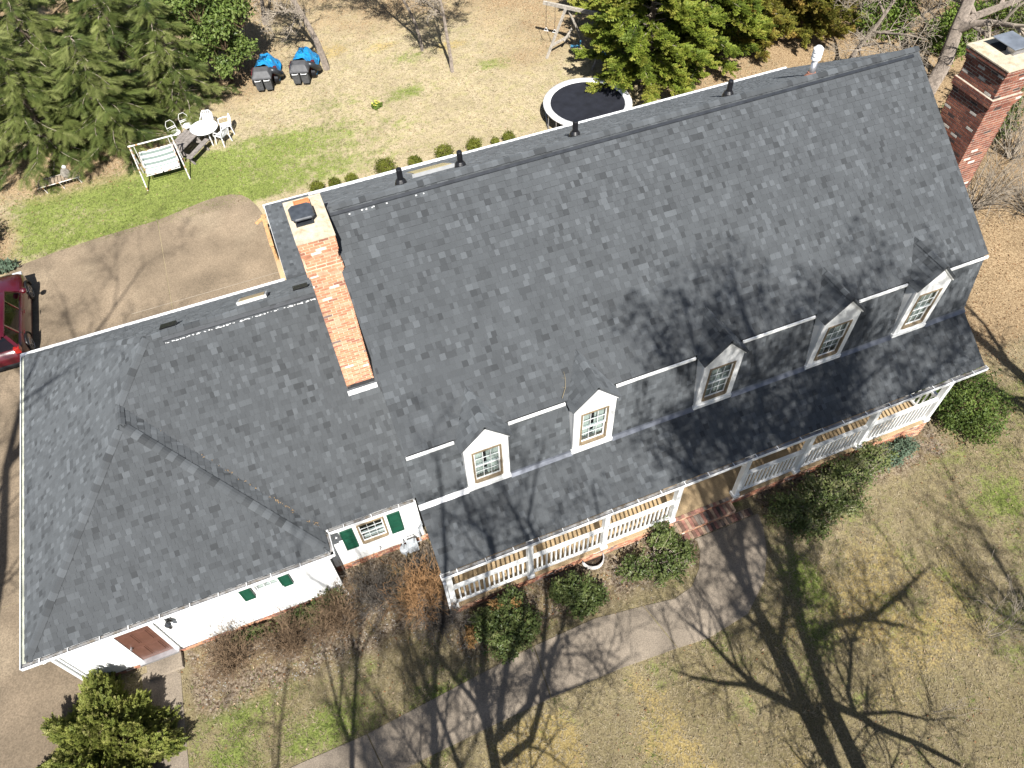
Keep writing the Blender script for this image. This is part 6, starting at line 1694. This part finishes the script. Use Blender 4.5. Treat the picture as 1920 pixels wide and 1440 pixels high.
bare_tree('bare branching tree at the top edge between holly and leaning trunk', (1.3, 33.8, 0), 6, .12, 410, (0, 0), 4, .9, .62, .08, split=5)

# ---- grass tufts, fallen leaves, bits
def inside_block(x, y):
    b = (x > C0 + .2) & (x < 0.2) & (y > .72) & (y < 10.6)
    b |= (x > -1.4) & (x < 16) & (y > -1.1) & (y < 15)
    b |= (x > -30) & (x < -1.55) & (y > 10) & (y < 19.0 + .0 * x) & ~((y > 18.4) & (x < -11))
    b |= (x < -9.2) & (y > -1.2) & (y < 14)
    b |= (x > 5.9) & (x < 11.5) & (y < 18.4) & (y > 9)
    yu = np.interp(x, [-12, -4.9, -2.3, .2, 3.1, 4.9, 5.9, 6.5, 7.3, 7.4], [-3.22, -3.17, -3.1, -2.82, -2.63, -2.86, -3.0, -2.88, -2.0, -1.6])
    yl = np.interp(x, [-12, -4.9, -2.3, .2, 3.1, 4.9, 6.2, 7.4, 8.15, 8.8, 9.3, 9.45], [-4.45, -4.32, -4.25, -4.15, -4.1, -4.2, -4.3, -4.18, -3.75, -3.1, -2.2, -1.6])
    b |= (x > -12) & (x < 7.35) & (y < yu - .03) & (y > yl + .03)
    b |= (x >= 7.3) & (x < 9.45) & (y > yl) & (y < -1.0)
    b |= (x > -8.2) & (x < -7.2) & (y < .6) & (y > -3.2)
    return b
g = np.random.default_rng(500)
def scatter(n, x0, x1, y0, y1):
    x = g.uniform(x0, x1, n); y = g.uniform(y0, y1, n)
    k = ~inside_block(x, y)
    x, y = x[k], y[k]; P = np.stack([x, y, ground_height(x, y)], 1)
    k = in_view(P, 30); return P[k]
tuft = np.array([(-.10, 0, .02), (.10, 0, .02), (.75, .22, .40), (0, -.1, .02), (.1, .10, .02), (-.70, -.35, .34), (-.1, .08, .02), (.08, -.08, .02), (.15, .80, .38)])
tf = [np.array([[0, 1, 2], [3, 4, 5], [6, 7, 8]])]
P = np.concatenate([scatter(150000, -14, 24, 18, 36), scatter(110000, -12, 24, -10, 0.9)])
gr = g_green(P[:, 0], P[:, 1]); li = g_litter(P[:, 0], P[:, 1]); bd = g_bed(P[:, 0], P[:, 1]); mo = g_moss(P[:, 0], P[:, 1])
keep = g.random(len(P)) < np.clip(1 - .75 * li - .9 * bd, .05, 1)
P, gr, mo = P[keep], gr[keep], mo[keep]
isg = g.random(len(P)) < np.clip(gr * 1.0 + .02, 0, 1)
tn = np.where(isg, g.uniform(.62, 1.0, len(P)), g.uniform(0, .42, len(P)) + .1 * mo)
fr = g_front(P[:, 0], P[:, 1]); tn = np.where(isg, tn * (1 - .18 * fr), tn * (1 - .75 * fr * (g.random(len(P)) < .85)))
k = len(P)
hz = nrm(np.stack([g.normal(size=k), g.normal(size=k), np.zeros(k)], 1))
V, F = place(tuft, tf, P, hz, np.tile([0, 0, 1.], (k, 1)) + g.normal(0, .35, (k, 3)), g.uniform(.05, .13, k))
gm_ = mat('grass_blades', (.3, .25, .12), .9, var=.12, scale=2, spec=.1, attr='tone', attr_cols=[(.225, .178, .105), (.43, .366, .248), (.325, .272, .16), (.10, .135, .03), (.22, .26, .075)], trans=.15)
tag(link('grass', mesh_np('grass', V, F, gm_, tone=np.repeat(tn, 9))), kind='stuff')
P = np.concatenate([scatter(24000, -14, 30, 18, 40), scatter(9000, 15, 30, -2, 12), scatter(16000, -12, 24, -10, .9)])
li = g_litter(P[:, 0], P[:, 1]); bd = g_bed(P[:, 0], P[:, 1])
P = P[g.random(len(P)) < np.clip(.10 + li + .5 * bd, 0, 1)]; k = len(P); P[:, 2] += g.uniform(.012, .04, k)
V, F = place(LEAF[0], LEAF[1], P, g.normal(size=(k, 3)) * [1, 1, .25], np.array([0, 0, 1.]) + g.normal(0, .4, (k, 3)), g.uniform(.04, .085, k))
lm_ = mat('fallen_leaves', (.3, .2, .1), .9, var=.15, scale=2, attr='tone', attr_cols=[(.11, .06, .03), (.25, .13, .06), (.33, .21, .11), (.46, .36, .25)], trans=.1)
tag(link('fallen_leaves', mesh_np('fallen_leaves', V, F, lm_, tone=np.repeat(g.random(k), 4))), kind='stuff')
# pale stones of the bed
P = scatter(60000, -7, 17, -3, 1.4); bd = g_bed(P[:, 0], P[:, 1]) * sm(fbm(P[:, 0], P[:, 1], .8, 71), .42, .62)
P = P[g.random(len(P)) < bd * .16 * (P[:, 0] < 9)]; k = len(P)
ov = np.array([(1, 0, 0), (-1, 0, 0), (0, 1, 0), (0, -1, 0), (0, 0, .8)]) * .5; of = [np.array([[0, 2, 4], [2, 1, 4], [1, 3, 4], [3, 0, 4]])]
V, F = place(ov, of, P, g.normal(size=(k, 3)) * [1, 1, .1], np.tile([0, 0, 1.], (k, 1)), g.uniform(.02, .05, k))
tag(link('gravel', mesh_np('gravel', V, F, mat('pale_gravel', (.33, .31, .28), .85, var=.35, scale=30))), kind='stuff')
# a broken twig caught on the second dormer
bt = thing('fallen_twig', 'thin pale twig caught on the roof beside the second dormer', 'twig', (4.0, .44, 6.50)); bt.scale = (.62, .62, .62)
link('twig', seg_mesh('twig', [[-.35, -.28, -.12, -.1, .0, .05, .010, .009], [-.1, 0, .05, .02, .28, .24, .009, .006], [.02, .28, .24, .05, .5, .36, .006, .004], [-.1, 0, .05, -.22, .06, .1, .006, .004], [.02, .28, .24, -.1, .34, .26, .005, .003]], mat('straw_twig', (.28, .23, .14), .9)), bt)
